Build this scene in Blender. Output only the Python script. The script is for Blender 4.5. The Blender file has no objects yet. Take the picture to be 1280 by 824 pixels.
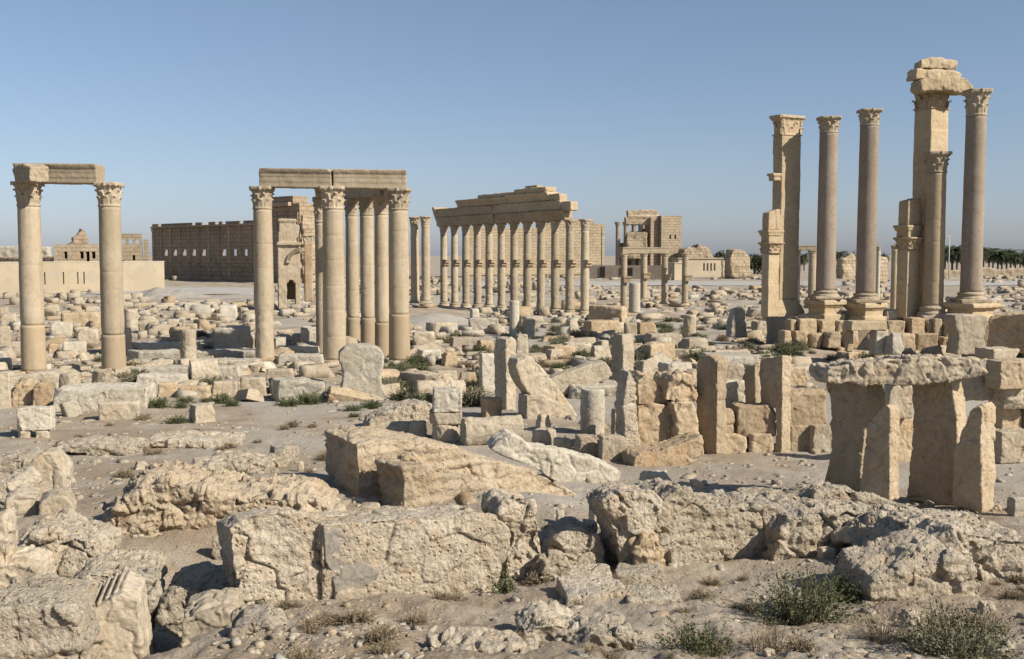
import bpy, bmesh, math, random
import numpy as np
from mathutils import Vector, Matrix

# ------------------------------------------------------------------ camera, sky, sun
random.seed(7)
RND = np.random.RandomState(7)
scene = bpy.context.scene
COL = scene.collection
F = 1300.0; CX = 640.0; CY = 412.0; HOR = 318.0
TH = math.atan((CY - HOR) / F)
cam_d = bpy.data.cameras.new('camera'); cam = bpy.data.objects.new('camera', cam_d); COL.objects.link(cam)
cam_d.sensor_width = 36; cam_d.lens = 36 * F / 1280; cam_d.clip_start = 0.1; cam_d.clip_end = 20000
cam.location = (0, 0, 0); cam.rotation_euler = (math.pi / 2 - TH, 0, 0)
scene.camera = cam
SUN_EL = math.radians(36); SUN_DIR = Vector((0.875, -0.485, 0)).normalized()
sun_d = bpy.data.lights.new('sun', 'SUN'); sun_d.energy = 5.0; sun_d.angle = math.radians(0.5); sun_d.color = (1.0, 0.915, 0.79)
sun = bpy.data.objects.new('sun', sun_d); COL.objects.link(sun)
sv = Vector((SUN_DIR.x * math.cos(SUN_EL), SUN_DIR.y * math.cos(SUN_EL), math.sin(SUN_EL)))
sun.rotation_euler = sv.to_track_quat('Z', 'Y').to_euler(); sun.location = (60, -40, 60)
world = bpy.data.worlds.new('World'); scene.world = world; world.use_nodes = True
wn = world.node_tree; bg = wn.nodes['Background']
sky = wn.nodes.new('ShaderNodeTexSky'); sky.sky_type = 'NISHITA'; sky.sun_disc = False
sky.sun_elevation = SUN_EL; sky.sun_rotation = math.atan2(SUN_DIR.x, SUN_DIR.y)
sky.altitude = 0; sky.air_density = 1.0; sky.dust_density = 0.6; sky.ozone_density = 1.0
bg.inputs[1].default_value = 0.074
_tc = wn.nodes.new('ShaderNodeTexCoord'); _sp = wn.nodes.new('ShaderNodeSeparateXYZ'); wn.links.new(_tc.outputs['Generated'], _sp.inputs[0])
_mr = wn.nodes.new('ShaderNodeMapRange'); _mr.inputs[1].default_value = 0.0; _mr.inputs[2].default_value = 0.26; wn.links.new(_sp.outputs[2], _mr.inputs[0])
_tint = wn.nodes.new('ShaderNodeMix'); _tint.data_type = 'RGBA'; wn.links.new(_mr.outputs[0], _tint.inputs[0]); _tint.inputs[6].default_value = (.765, .80, 1.06, 1); _tint.inputs[7].default_value = (.96, .955, .98, 1)
_mul = wn.nodes.new('ShaderNodeMix'); _mul.data_type = 'RGBA'; _mul.blend_type = 'MULTIPLY'; _mul.inputs[0].default_value = 1
wn.links.new(sky.outputs[0], _mul.inputs[6]); wn.links.new(_tint.outputs[2], _mul.inputs[7]); 
_mr2 = wn.nodes.new('ShaderNodeMapRange'); _mr2.inputs[1].default_value = -0.01; _mr2.inputs[2].default_value = 0.09; wn.links.new(_sp.outputs[2], _mr2.inputs[0])
_t2 = wn.nodes.new('ShaderNodeMix'); _t2.data_type = 'RGBA'; wn.links.new(_mr2.outputs[0], _t2.inputs[0]); _t2.inputs[6].default_value = (.90, 1.0, 1.17, 1); _t2.inputs[7].default_value = (1, 1, 1, 1)
_m2 = wn.nodes.new('ShaderNodeMix'); _m2.data_type = 'RGBA'; _m2.blend_type = 'MULTIPLY'; _m2.inputs[0].default_value = 1
wn.links.new(_mul.outputs[2], _m2.inputs[6]); wn.links.new(_t2.outputs[2], _m2.inputs[7]); wn.links.new(_m2.outputs[2], bg.inputs[0])  # dusty blue-grey air of the dry season
scene.view_settings.view_transform = 'Standard'; scene.view_settings.look = 'None'
scene.view_settings.exposure = 0.5; scene.view_settings.gamma = 1.0; scene.view_settings.use_curve_mapping = False

# ------------------------------------------------------------------ numpy noise
_perm = np.random.RandomState(3).permutation(256).astype(np.int64); _perm = np.concatenate([_perm, _perm, _perm])
_g = np.random.RandomState(5).normal(size=(256, 3)); _g /= np.linalg.norm(_g, axis=1)[:, None]
def pn(p):
    i = np.floor(p).astype(np.int64); f = p - i; i &= 255
    u = f * f * f * (f * (f * 6 - 15) + 10)
    out = 0
    for a in (0, 1):
        for b in (0, 1):
            for c in (0, 1):
                h = _perm[_perm[_perm[i[:, 0] + a] + ((i[:, 1] + b) & 255)] + ((i[:, 2] + c) & 255)]
                g = _g[h & 255]
                dot = g[:, 0] * (f[:, 0] - a) + g[:, 1] * (f[:, 1] - b) + g[:, 2] * (f[:, 2] - c)
                w = (u[:, 0] if a else 1 - u[:, 0]) * (u[:, 1] if b else 1 - u[:, 1]) * (u[:, 2] if c else 1 - u[:, 2])
                out = out + w * dot
    return out * 1.5
def fbm(p, o=4, gain=.5, lac=2.03):
    s = 0; a = 1.0
    for k in range(o):
        s = s + a * pn(p + 17.3 * k); p = p * lac; a *= gain
    return s
def ridg(p, o=3, gain=.5):
    s = 0; a = 1.0
    for k in range(o):
        s = s + a * (1 - 2.4 * np.abs(pn(p + 9.1 * k))); p = p * 2.1; a *= gain
    return s

# ------------------------------------------------------------------ pixel <-> world helpers (only used to find where things stand)
def ray(px, py):
    a = (px - CX) / F; b = (CY - py) / F
    return Vector((a, math.cos(TH) + b * math.sin(TH), -math.sin(TH) + b * math.cos(TH)))
def P(px, py, D):
    r = ray(px, py); return r * (D / r.y)
_gy = [0, 7, 9, 11, 13, 15, 17, 20, 27, 39, 52, 70, 105, 130, 200, 300, 500, 1000, 6000]
_gz = [-2.5, -3.1, -3.46, -3.74, -3.93, -4.18, -4.5, -4.85, -5.3, -5.62, -5.98, -6.15, -6.35, -6.5, -6.75, -7.0, -7.6, -8.2, -9.5]
BUMPS = [(-4.5, 13.3, 1.7, 1.3, -.45), (-4.6, 18.6, 3.4, 2.4, .7), (-3.75, 11.2, .75, 2.4, -0.8), (-2.0, 9.6, .9, 1.0, 0.12), (-14.5, 113, 10, 10, 0.9), (14, 40, 8, 9, 0.5), (-25, 75, 25, 14, 0.5),
         (5.2, 12.6, 1.6, 1.4, 0.2), (12, 62, 12, 5, 0.5), (2.2, 14.6, 3.0, 1.3, -0.1), (4.0, 15.2, 5.0, 1.0, 0.12), (0.2, 17.6, 1.6, 1.8, .35)]
def gz_raw(x, y):
    x = np.asarray(x, float); y = np.asarray(y, float)
    z = np.interp(y, _gy, _gz)
    for bx, by, rx, ry, h in BUMPS:
        z = z + h * np.exp(-((x - bx) / rx) ** 2 - ((y - by) / ry) ** 2)
    p = np.stack([x.ravel(), y.ravel(), np.zeros(x.size)], 1)
    near = np.exp(-(y.ravel() / 17.0) ** 2)
    n = near * (0.11 * fbm(p * 0.9, 4) + 0.035 * ridg(p * 3.1, 2))
    mid = np.clip((y.ravel() - 30) / 25, 0, 1) * np.clip((400 - y.ravel()) / 200, 0, 1)
    n = n + mid * 0.30 * fbm(p * 0.17 + 5, 3) + 0.045 * fbm(p * 0.6 + 3, 3)
    return z + n.reshape(x.shape)
_ct = np.linspace(-2.3, 2.3, 700); _cy = np.geomspace(1.0, 7200, 1400)
_cz = gz_raw(_cy[:, None] * _ct[None, :], np.repeat(_cy[:, None], len(_ct), 1))
def gz(x, y):
    """ground height, read from the table"""
    x = np.asarray(x, float); y = np.maximum(np.asarray(y, float), 1.01)
    a = np.clip((x / y + 2.3) / 4.6 * 699, 0, 698.999); b = np.clip(np.log(y) / math.log(7200) * 1399, 0, 1398.999)
    i = a.astype(int); j = b.astype(int); u = a - i; v = b - j
    return (_cz[j, i] * (1 - u) + _cz[j, i + 1] * u) * (1 - v) + (_cz[j + 1, i] * (1 - u) + _cz[j + 1, i + 1] * u) * v
def g1(x, y): return float(gz(np.array([x]), np.array([y]))[0])
def G(px, py):
    r = ray(px, py); Ds = np.geomspace(5, 900, 500); k = Ds / r.y
    h = gz(r.x * k, Ds); idx = np.where(r.z * k < h)[0]
    i = idx[0] if len(idx) else len(Ds) - 1
    a, b = Ds[max(i - 1, 0)], Ds[i]
    for _ in range(12):
        m = (a + b) / 2; v = r * (m / r.y)
        if v.z < g1(v.x, v.y): b = m
        else: a = m
    return r * (b / r.y)

# ------------------------------------------------------------------ materials
def mat_base(name, rough=.95):
    m = bpy.data.materials.new(name); m.use_nodes = True; nt = m.node_tree
    b = nt.nodes['Principled BSDF']; b.inputs['Roughness'].default_value = rough; b.inputs['Specular IOR Level'].default_value = .12
    return m, nt, b
def _n(nt, t, **k):
    n = nt.nodes.new(t)
    for a, v in k.items():
        if a in ('operation', 'blend_type', 'feature', 'distance', 'data_type', 'noise_dimensions'): setattr(n, a, v)
        else: n.inputs[a].default_value = v
    return n
def noise(nt, vec, scale, detail=4, rough=.55, dist=0.0):
    n = _n(nt, 'ShaderNodeTexNoise', Scale=scale, Detail=detail, Roughness=rough, Distortion=dist); nt.links.new(vec, n.inputs['Vector']); return n.outputs['Fac']
def ramp(nt, fac, a, b, lo=0.0, hi=1.0):
    n = nt.nodes.new('ShaderNodeMapRange'); n.clamp = True; n.interpolation_type = 'SMOOTHSTEP'
    n.inputs[1].default_value = a; n.inputs[2].default_value = b; n.inputs[3].default_value = lo; n.inputs[4].default_value = hi
    nt.links.new(fac, n.inputs[0]); return n.outputs[0]
def mix(nt, fac, c1, c2, mode='MIX'):
    n = nt.nodes.new('ShaderNodeMix'); n.data_type = 'RGBA'; n.blend_type = mode
    for sock, v in ((n.inputs[0], fac), (n.inputs[6], c1), (n.inputs[7], c2)):
        if isinstance(v, (int, float)): sock.default_value = v
        elif isinstance(v, tuple): sock.default_value = (*v, 1)
        else: nt.links.new(v, sock)
    return n.outputs[2]
def math_(nt, op, a, b=None):
    n = nt.nodes.new('ShaderNodeMath'); n.operation = op
    for i, v in enumerate((a, b)):
        if v is None: continue
        if isinstance(v, (int, float)): n.inputs[i].default_value = v
        else: nt.links.new(v, n.inputs[i])
    return n.outputs[0]
def bumpn(nt, b, h, strength, dist):
    n = nt.nodes.new('ShaderNodeBump'); n.inputs['Strength'].default_value = strength; n.inputs['Distance'].default_value = dist
    nt.links.new(h, n.inputs['Height']); nt.links.new(n.outputs[0], b.inputs['Normal'])
def limestone(name, c1, c2, ochre, grey, s=1.0, och=.45, lich=.35, bump=.8, bdist=.02, speck=.35, joint=None, pits=.6, streak=0.0):
    """c1/c2 the stone's own two tones, ochre iron stain, grey weathering crust that settles on upper faces"""
    m, nt, b = mat_base(name)
    geo = nt.nodes.new('ShaderNodeNewGeometry'); pos = geo.outputs['Position']
    n1 = noise(nt, pos, .55 * s, 5, .6); n2 = noise(nt, pos, 2.2 * s, 6, .62, .4); n3 = noise(nt, pos, 14 * s, 6, .7); n4 = noise(nt, pos, 1.1 * s, 6, .65, .6)
    c = mix(nt, ramp(nt, n1, .35, .65), c1, c2)
    c = mix(nt, ramp(nt, n2, .50, .72, 0, och), c, ochre)
    up = nt.nodes.new('ShaderNodeSeparateXYZ'); nt.links.new(geo.outputs['Normal'], up.inputs[0])
    upm = ramp(nt, up.outputs[2], .1, .8, .2, 1.0)
    c = mix(nt, math_(nt, 'MULTIPLY', ramp(nt, n4, .46, .66, 0, lich), upm), c, grey)
    c = mix(nt, ramp(nt, n3, .36, .56, speck, 0), c, tuple(x * .5 for x in c2))
    n5 = noise(nt, pos, 5.5 * s, 8, .72, .5)
    c = mix(nt, ramp(nt, n5, .38, .49, min(.6, speck * 1.3), 0), c, tuple(x * .45 for x in c2))
    c = mix(nt, ramp(nt, n5, .56, .70, 0, .5), c, tuple(min(.6, x * 1.16) for x in c1))
    if streak:
        mp = nt.nodes.new('ShaderNodeMapping'); mp.inputs['Scale'].default_value = (2.2, 2.2, .16); nt.links.new(pos, mp.inputs[0])
        c = mix(nt, ramp(nt, noise(nt, mp.outputs[0], 1.6, 6, .65), .5, .7, 0, streak), c, tuple(x * .62 for x in c2))
    oi = nt.nodes.new('ShaderNodeObjectInfo')
    rv = ramp(nt, oi.outputs['Random'], 0, 1, .86, 1.1)
    hsv = nt.nodes.new('ShaderNodeHueSaturation'); nt.links.new(c, hsv.inputs['Color']); nt.links.new(rv, hsv.inputs['Value'])
    c = hsv.outputs[0]
    vo = _n(nt, 'ShaderNodeTexVoronoi', Scale=9 * s, feature='F1'); nt.links.new(pos, vo.inputs['Vector'])
    pit = ramp(nt, vo.outputs['Distance'], .05, .32, -pits, 0)
    h = math_(nt, 'ADD', math_(nt, 'ADD', noise(nt, pos, 7 * s, 9, .68, .3), math_(nt, 'MULTIPLY', n3, .7)), math_(nt, 'MULTIPLY', pit, ramp(nt, n2, .4, .6)))
    if joint:
        tc = nt.nodes.new('ShaderNodeTexCoord'); sp = nt.nodes.new('ShaderNodeSeparateXYZ'); nt.links.new(tc.outputs['Object'], sp.inputs[0])
        cb = nt.nodes.new('ShaderNodeCombineXYZ'); nt.links.new(math_(nt, 'ADD', sp.outputs[0], sp.outputs[1]), cb.inputs[0]); nt.links.new(sp.outputs[2], cb.inputs[1])
        br = nt.nodes.new('ShaderNodeTexBrick'); nt.links.new(cb.outputs[0], br.inputs['Vector'])
        br.inputs['Scale'].default_value = 1; br.inputs['Brick Width'].default_value = joint[0]; br.inputs['Row Height'].default_value = joint[1]; br.inputs['Mortar Size'].default_value = joint[2]
        br.inputs['Color1'].default_value = (.85, .85, .85, 1); br.inputs['Color2'].default_value = (1.08, 1.05, 1.0, 1); br.inputs['Mortar'].default_value = (.55, .52, .48, 1)
        c = mix(nt, .8, c, br.outputs['Color'], 'MULTIPLY')
        h = math_(nt, 'SUBTRACT', h, math_(nt, 'MULTIPLY', br.outputs['Fac'], 2.0))
    nt.links.new(c, b.inputs['Base Color']); bumpn(nt, b, h, bump, bdist)
    return m
M = {}
M['pale'] = limestone('pale limestone', (.44, .38, .29), (.37, .31, .225), (.42, .28, .15), (.34, .315, .275), lich=.4)
M['white'] = limestone('whitish limestone', (.48, .44, .36), (.41, .365, .285), (.42, .31, .19), (.36, .34, .30), och=.2, lich=.4)
M['ochre'] = limestone('ochre limestone', (.43, .345, .235), (.37, .28, .18), (.40, .25, .13), (.33, .28, .22), och=.6, lich=.3)
M['crag'] = limestone('weathered crag limestone', (.55, .48, .375), (.475, .40, .295), (.475, .35, .225), (.385, .36, .315), s=1.6, och=.8, lich=.75, bump=1.0, bdist=.06, speck=.36, pits=.9)
M['earth'] = limestone('mud brick earth', (.405, .335, .245), (.355, .285, .195), (.40, .285, .17), (.36, .325, .27), s=1.3, och=.55, lich=.4, bump=1.0, bdist=.03)
M['slab'] = limestone('courtyard slab stone', (.44, .36, .255), (.38, .30, .20), (.41, .285, .155), (.38, .34, .28), s=1.3, och=.65, lich=.4, bump=1.0, bdist=.03, speck=.22, streak=.4)
M['column'] = limestone('column limestone', (.40, .335, .245), (.35, .288, .20), (.38, .28, .17), (.36, .33, .28), s=.8, och=.4, lich=.15, bump=.6, bdist=.02, speck=.16, pits=.3, streak=.45)
M['repair'] = limestone('repair mortar', (.37, .295, .20), (.345, .27, .18), (.34, .25, .16), (.34, .28, .2), s=.8, och=.2, lich=.1, bump=.3, bdist=.012, speck=.12, pits=.1, streak=.3)
M['granite'] = limestone('grey pink granite', (.32, .268, .212), (.275, .222, .17), (.33, .24, .165), (.31, .28, .24), s=1.4, och=.45, lich=.35, bump=.4, bdist=.015, speck=.3, pits=.3, streak=.4)
M['pier'] = limestone('ashlar pier limestone', (.45, .365, .245), (.395, .312, .198), (.40, .275, .145), (.36, .30, .22), s=.9, och=.45, lich=.2, bump=.5, bdist=.015, speck=.25)
M['temple'] = limestone('shade toned temple ashlar', (.40, .31, .225), (.34, .26, .18), (.36, .25, .15), (.3, .25, .2), s=.25, och=.5, lich=.3, bump=.7, bdist=.12, joint=(2.1, 1.05, .05))  # browner copy of the ashlar for shaded faces, shade put into the colour
M['ashlar'] = limestone('sunny ashlar', (.42, .35, .255), (.37, .30, .21), (.39, .28, .165), (.34, .28, .21), s=.3, och=.45, lich=.25, bump=.7, bdist=.1, joint=(1.9, .9, .045))  # paler copy of the same ashlar, sunlight put into its tone
M['plaster'] = limestone('cream wall plaster', (.44, .37, .265), (.39, .325, .23), (.39, .30, .195), (.36, .34, .30), s=.4, och=.5, lich=2.2, bump=.3, bdist=.02, speck=.08, pits=.1)
M['mortar'] = limestone('grey mortar patch', (.29, .265, .225), (.26, .235, .195), (.32, .26, .18), (.27, .26, .24), s=2, och=.25, lich=.4, bump=.5, bdist=.012, speck=.25, pits=.1)
M['gravel'] = limestone('grey gravel', (.40, .375, .335), (.34, .31, .27), (.38, .31, .22), (.4, .39, .37), s=2.5, och=.15, lich=.3, bump=1.0, bdist=.05, speck=.5)

def ground_material():
    m, nt, b = mat_base('dusty soil')
    geo = nt.nodes.new('ShaderNodeNewGeometry'); pos = geo.outputs['Position']
    n0 = noise(nt, pos, .09, 4, .6); n1 = noise(nt, pos, .5, 5, .62, .4); n2 = noise(nt, pos, 3.2, 7, .7); n3 = noise(nt, pos, 26, 6, .75)
    c = mix(nt, ramp(nt, n1, .40, .60), (.36, .312, .245), (.285, .228, .165))
    c = mix(nt, ramp(nt, n0, .45, .58, 0, .8), c, (.37, .35, .31))
    c = mix(nt, ramp(nt, noise(nt, pos, 1.4, 6, .7, .8), .57, .70, 0, .6), c, (.30, .205, .12))
    c = mix(nt, ramp(nt, n2, .53, .7, 0, .55), c, (.37, .32, .25))
    c = mix(nt, ramp(nt, n2, .44, .3, 0, .5), c, (.20, .145, .09))
    vo = _n(nt, 'ShaderNodeTexVoronoi', Scale=17, feature='F1'); nt.links.new(pos, vo.inputs['Vector'])
    vs = nt.nodes.new('ShaderNodeSeparateColor'); nt.links.new(vo.outputs['Color'], vs.inputs[0])
    peb = math_(nt, 'MULTIPLY', ramp(nt, vo.outputs['Distance'], .42, .25), ramp(nt, vs.outputs[0], .55, .75))
    peb = math_(nt, 'MULTIPLY', peb, ramp(nt, n1, .4, .6, .25, 1))
    c = mix(nt, math_(nt, 'MULTIPLY', peb, .7), c, (.46, .41, .335))
    c = mix(nt, ramp(nt, n3, .38, .55, .45, 0), c, (.19, .145, .1))
    nt.links.new(c, b.inputs['Base Color'])
    h = math_(nt, 'ADD', math_(nt, 'ADD', noise(nt, pos, 9, 9, .72), math_(nt, 'MULTIPLY', n3, .5)), math_(nt, 'MULTIPLY', peb, .8))
    bumpn(nt, b, h, .9, .035)
    return m
M['ground'] = ground_material()
def plain(name, col, rough=.9, var=.25, scale=8):
    m, nt, b = mat_base(name, rough)
    geo = nt.nodes.new('ShaderNodeNewGeometry'); n = noise(nt, geo.outputs['Position'], scale, 4, .6)
    c = mix(nt, ramp(nt, n, .3, .7), tuple(x * (1 - var) for x in col), tuple(min(1, x * (1 + var)) for x in col))
    nt.links.new(c, b.inputs['Base Color']); return m
M['leaf'] = plain('saltbush leaf', (.095, .108, .052), var=.5, scale=5)
M['leaf2'] = plain('grey green leaf', (.16, .16, .10), var=.4, scale=5)
M['dry'] = plain('dry twig', (.24, .19, .125), var=.4, scale=12)
M['palm'] = plain('palm frond', (.055, .065, .035), var=.45, scale=.6)
M['trunk'] = plain('palm trunk', (.12, .09, .06), var=.3, scale=2)
M['dark'] = plain('dark opening fill', (.035, .03, .025))  # near-black colour standing in for the unlit depth of openings
M['road'] = plain('pale road gravel', (.36, .345, .315), var=.12, scale=.4)
M['metal'] = plain('grey painted metal', (.45, .46, .46), .5, var=.05)

# ------------------------------------------------------------------ object helpers
def tag(o, label=None, cat=None, group=None, kind=None):
    if label: o['label'] = label
    if cat: o['category'] = cat
    if group: o['group'] = group
    if kind or cat: o['kind'] = kind or 'thing'
    return o
def link(name, me, mat, parent=None, loc=(0, 0, 0), rz=0):
    o = bpy.data.objects.new(name, me); COL.objects.link(o)
    if mat is not None and not me.materials: me.materials.append(M[mat] if isinstance(mat, str) else mat)
    o.location = loc; o.rotation_euler = (0, 0, rz)
    if parent: o.parent = parent
    return o
def thing(name, label, cat, loc=(0, 0, 0), rz=0, group=None):
    o = bpy.data.objects.new(name, None); COL.objects.link(o); o.location = loc; o.rotation_euler = (0, 0, rz); o.empty_display_size = .2
    return tag(o, label, cat, group)
def tomesh(bm, name='m', smooth=False):
    bmesh.ops.recalc_face_normals(bm, faces=bm.faces)
    me = bpy.data.meshes.new(name); bm.to_mesh(me); bm.free()
    if smooth: me.polygons.foreach_set('use_smooth', [True] * len(me.polygons))
    return me
def add_box(bm, c, s, rz=0, top=1.0, rx=0, ry=0):
    vs = []
    R = Matrix.Rotation(rz, 3, 'Z') @ Matrix.Rotation(ry, 3, 'Y') @ Matrix.Rotation(rx, 3, 'X')
    for z in (-.5, .5):
        k = top if z > 0 else 1
        for x, y in ((-.5, -.5), (.5, -.5), (.5, .5), (-.5, .5)):
            vs.append(bm.verts.new(Vector(c) + R @ Vector((x * s[0] * k, y * s[1] * k, z * s[2]))))
    for f in ((3, 2, 1, 0), (4, 5, 6, 7), (0, 1, 5, 4), (1, 2, 6, 5), (2, 3, 7, 6), (3, 0, 4, 7)):
        bm.faces.new([vs[i] for i in f])
    return vs
def add_lathe(bm, prof, seg=32, c=(0, 0, 0), square=False):
    rings = []
    for r, z in prof:
        ring = []
        for k in range(seg):
            a = 2 * math.pi * (k + .5) / seg
            q = r
            if square: q = r / max(abs(math.cos(a)), abs(math.sin(a)))
            ring.append(bm.verts.new((c[0] + q * math.cos(a), c[1] + q * math.sin(a), c[2] + z)))
        rings.append(ring)
    for a, b in zip(rings, rings[1:]):
        for k in range(seg): bm.faces.new((a[k], a[(k + 1) % seg], b[(k + 1) % seg], b[k]))
    bm.faces.new(rings[0][::-1]); bm.faces.new(rings[-1])
def add_prism(bm, pts, vec):
    """closed prism: 3D polygon pts swept by vec"""
    a = [bm.verts.new(p) for p in pts]; b = [bm.verts.new(Vector(p) + Vector(vec)) for p in pts]
    n = len(pts); bm.faces.new(a); bm.faces.new(b[::-1])
    for i in range(n): bm.faces.new((a[i], b[i], b[(i + 1) % n], a[(i + 1) % n]))
def chip(bm, n, size, rng, lo=.72, hi=.95):
    """cut n random corners off a solid centred on the origin (size = half extents)"""
    for _ in range(n):
        d = Vector((rng.uniform(-1, 1), rng.uniform(-1, 1), rng.uniform(-.5, 1))).normalized()
        ext = sum(abs(d[i]) * size[i] for i in range(3))
        geom = bm.verts[:] + bm.edges[:] + bm.faces[:]
        r = bmesh.ops.bisect_plane(bm, geom=geom, plane_co=d * ext * rng.uniform(lo, hi), plane_no=d, clear_outer=True)
        es = [e for e in r['geom_cut'] if isinstance(e, bmesh.types.BMEdge)]
        if es: bmesh.ops.edgeloop_fill(bm, edges=es)
_tmpcol = COL
def remesh(bm, vox, smooth):
    bmesh.ops.triangulate(bm, faces=[f for f in bm.faces if len(f.verts) > 4])
    me = tomesh(bm)
    o = bpy.data.objects.new('tmp', me); COL.objects.link(o)
    m = o.modifiers.new('r', 'REMESH'); m.mode = 'VOXEL'; m.voxel_size = vox
    if smooth: s = o.modifiers.new('s', 'SMOOTH'); s.factor = .5; s.iterations = smooth
    dg = bpy.context.evaluated_depsgraph_get(); dg.update()
    out = bpy.data.meshes.new_from_object(o.evaluated_get(dg))
    bpy.data.objects.remove(o); bpy.data.meshes.remove(me)
    return out
def coords(me):
    a = np.empty(len(me.vertices) * 3, np.float32); me.vertices.foreach_get('co', a); return a.reshape(-1, 3).astype(float)
def normals(me):
    a = np.empty(len(me.vertices) * 3, np.float32); me.vertex_normals.foreach_get('vector', a); return a.reshape(-1, 3).astype(float)
def setco(me, c):
    me.vertices.foreach_set('co', c.astype(np.float32).ravel()); me.update()
_jit = np.random.RandomState(9).rand(256, 3); _dir = np.random.RandomState(10).normal(size=(256, 3)); _dir /= np.linalg.norm(_dir, axis=1)[:, None]
def facets(p):
    """broken stone facets: nearest cell, each cell a plane of its own tilt; also the gap to the next cell"""
    i0 = np.floor(p).astype(np.int64); f1 = np.full(len(p), 9.0); f2 = f1.copy(); val = np.zeros(len(p))
    for a in (-1, 0, 1):
        for b in (-1, 0, 1):
            for c in (-1, 0, 1):
                i = i0 + np.array([a, b, c]); h = _perm[_perm[_perm[i[:, 0] & 255] + (i[:, 1] & 255)] + (i[:, 2] & 255)] & 255
                d = p - (i + _jit[h]); q = (d * d).sum(1); n = q < f1
                f2 = np.where(n, f1, np.minimum(f2, q)); f1 = np.where(n, q, f1)
                val = np.where(n, (d * _dir[h]).sum(1) + .5 * (_jit[h][:, 0] - .5), val)
    return val, np.sqrt(f2) - np.sqrt(f1)
def weather(me, seed, amp, freq, octv=5, crack=.0, warp=.0, layer=0.0):
    c = coords(me); n = normals(me)
    if len(c) == 0: return me
    p = c + seed * 3.71
    d = amp * fbm(p * freq * .7, 3, .5)
    if crack:
        wp = p + .12 / freq * np.stack([pn(p * freq * 2 + k * 9) for k in range(3)], 1)
        f, g = facets(wp * freq * .95); d += crack * 1.1 * f - crack * .9 * np.clip(1 - g * 9, 0, 1) * np.clip(pn(p * freq * .6 + 7) * 3 + .35, 0, 1)
        f, g = facets(wp * freq * 2.6 + 4); d += crack * .5 * f
        d -= crack * 1.3 * np.clip(pn(p * freq * 2.3 + 61) - .38, 0, 1) * 2.2
        d += crack * .22 * fbm(p * freq * 7, 3, .6)
    else: d += amp * .3 * fbm(p * freq * 3, 3)
    if layer: d += layer * pn(p * np.array([.5, .5, 5.0]) * freq * .8)
    c2 = c + n * d[:, None]
    if warp:
        for k in range(3): c2[:, k] += warp * fbm(p * freq * .5 + 50 * (k + 1), 2)
    setco(me, c2)
    me.polygons.foreach_set('use_smooth', [True] * len(me.polygons))
    return me
SEED = [0]
def nxt(): SEED[0] += 1; return SEED[0]
def vox_for(D, dims):
    return max(.014, min(D * 1.1 / 1040, min(dims) / 6))
def recenter(me):
    """origin at the base centre"""
    c = coords(me); ctr = np.array([(c[:, 0].min() + c[:, 0].max()) / 2, (c[:, 1].min() + c[:, 1].max()) / 2, c[:, 2].min()])
    setco(me, c - ctr); return Vector(ctr)
def outline(name, label, cat, pts, D, thick, yaw=0.0, mat='crag', amp=.05, freq=2.2, crack=.03, parent=None, group=None, sm=3, top_in=0.0, lean=0.0, layer=0.0, vox=None, back=1.0, sink=None):
    """a stone whose near face has the given outline on an upright plane D metres away turned by yaw, thick metres deep"""
    yaw = math.radians(yaw); nrm = Vector((math.sin(yaw), -math.cos(yaw), 0))
    if D is None: D = G(sum(p[0] for p in pts) / len(pts), max(p[1] for p in pts)).y
    A = P(sum(p[0] for p in pts) / len(pts), sum(p[1] for p in pts) / len(pts), D)
    W = []
    for px, py in pts:
        r = ray(px, py); W.append(r * (A.dot(nrm) / r.dot(nrm)))
    zmin = min(w.z for w in W); zmax = max(w.z for w in W); cen = sum(W, Vector()) / len(W)
    sk = (.28 if D < 16 else .12) if sink is None else sink
    for w in W:
        if w.z - zmin < .22 * (zmax - zmin): w.z -= sk
    Bk = []
    for w in W:
        h = (w.z - zmin) / max(zmax - zmin, 1e-6)
        b = cen + (w - cen) * back - nrm * thick * (1 - top_in * h); b.z = w.z + lean * h; Bk.append(b)
    bm = bmesh.new(); a = [bm.verts.new(w) for w in W]; b = [bm.verts.new(w) for w in Bk]; n = len(W)
    bm.faces.new(a); bm.faces.new(b[::-1])
    for i in range(n): bm.faces.new((a[i], b[i], b[(i + 1) % n], a[(i + 1) % n]))
    wid = max((w - W[0]).length for w in W)
    v = vox or vox_for(D, (thick, wid, zmax - zmin))
    me = remesh(bm, v, sm)
    weather(me, nxt(), amp, freq, crack=crack, layer=layer)
    if parent: return link(name, me, mat, parent) if False else _child(name, me, mat, parent)
    ctr = recenter(me)
    return tag(link(name, me, mat, None, ctr), label, cat, group)
def _child(name, me, mat, parent):
    c = coords(me); setco(me, c - np.array(parent.location)); return link(name, me, mat, parent)
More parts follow.
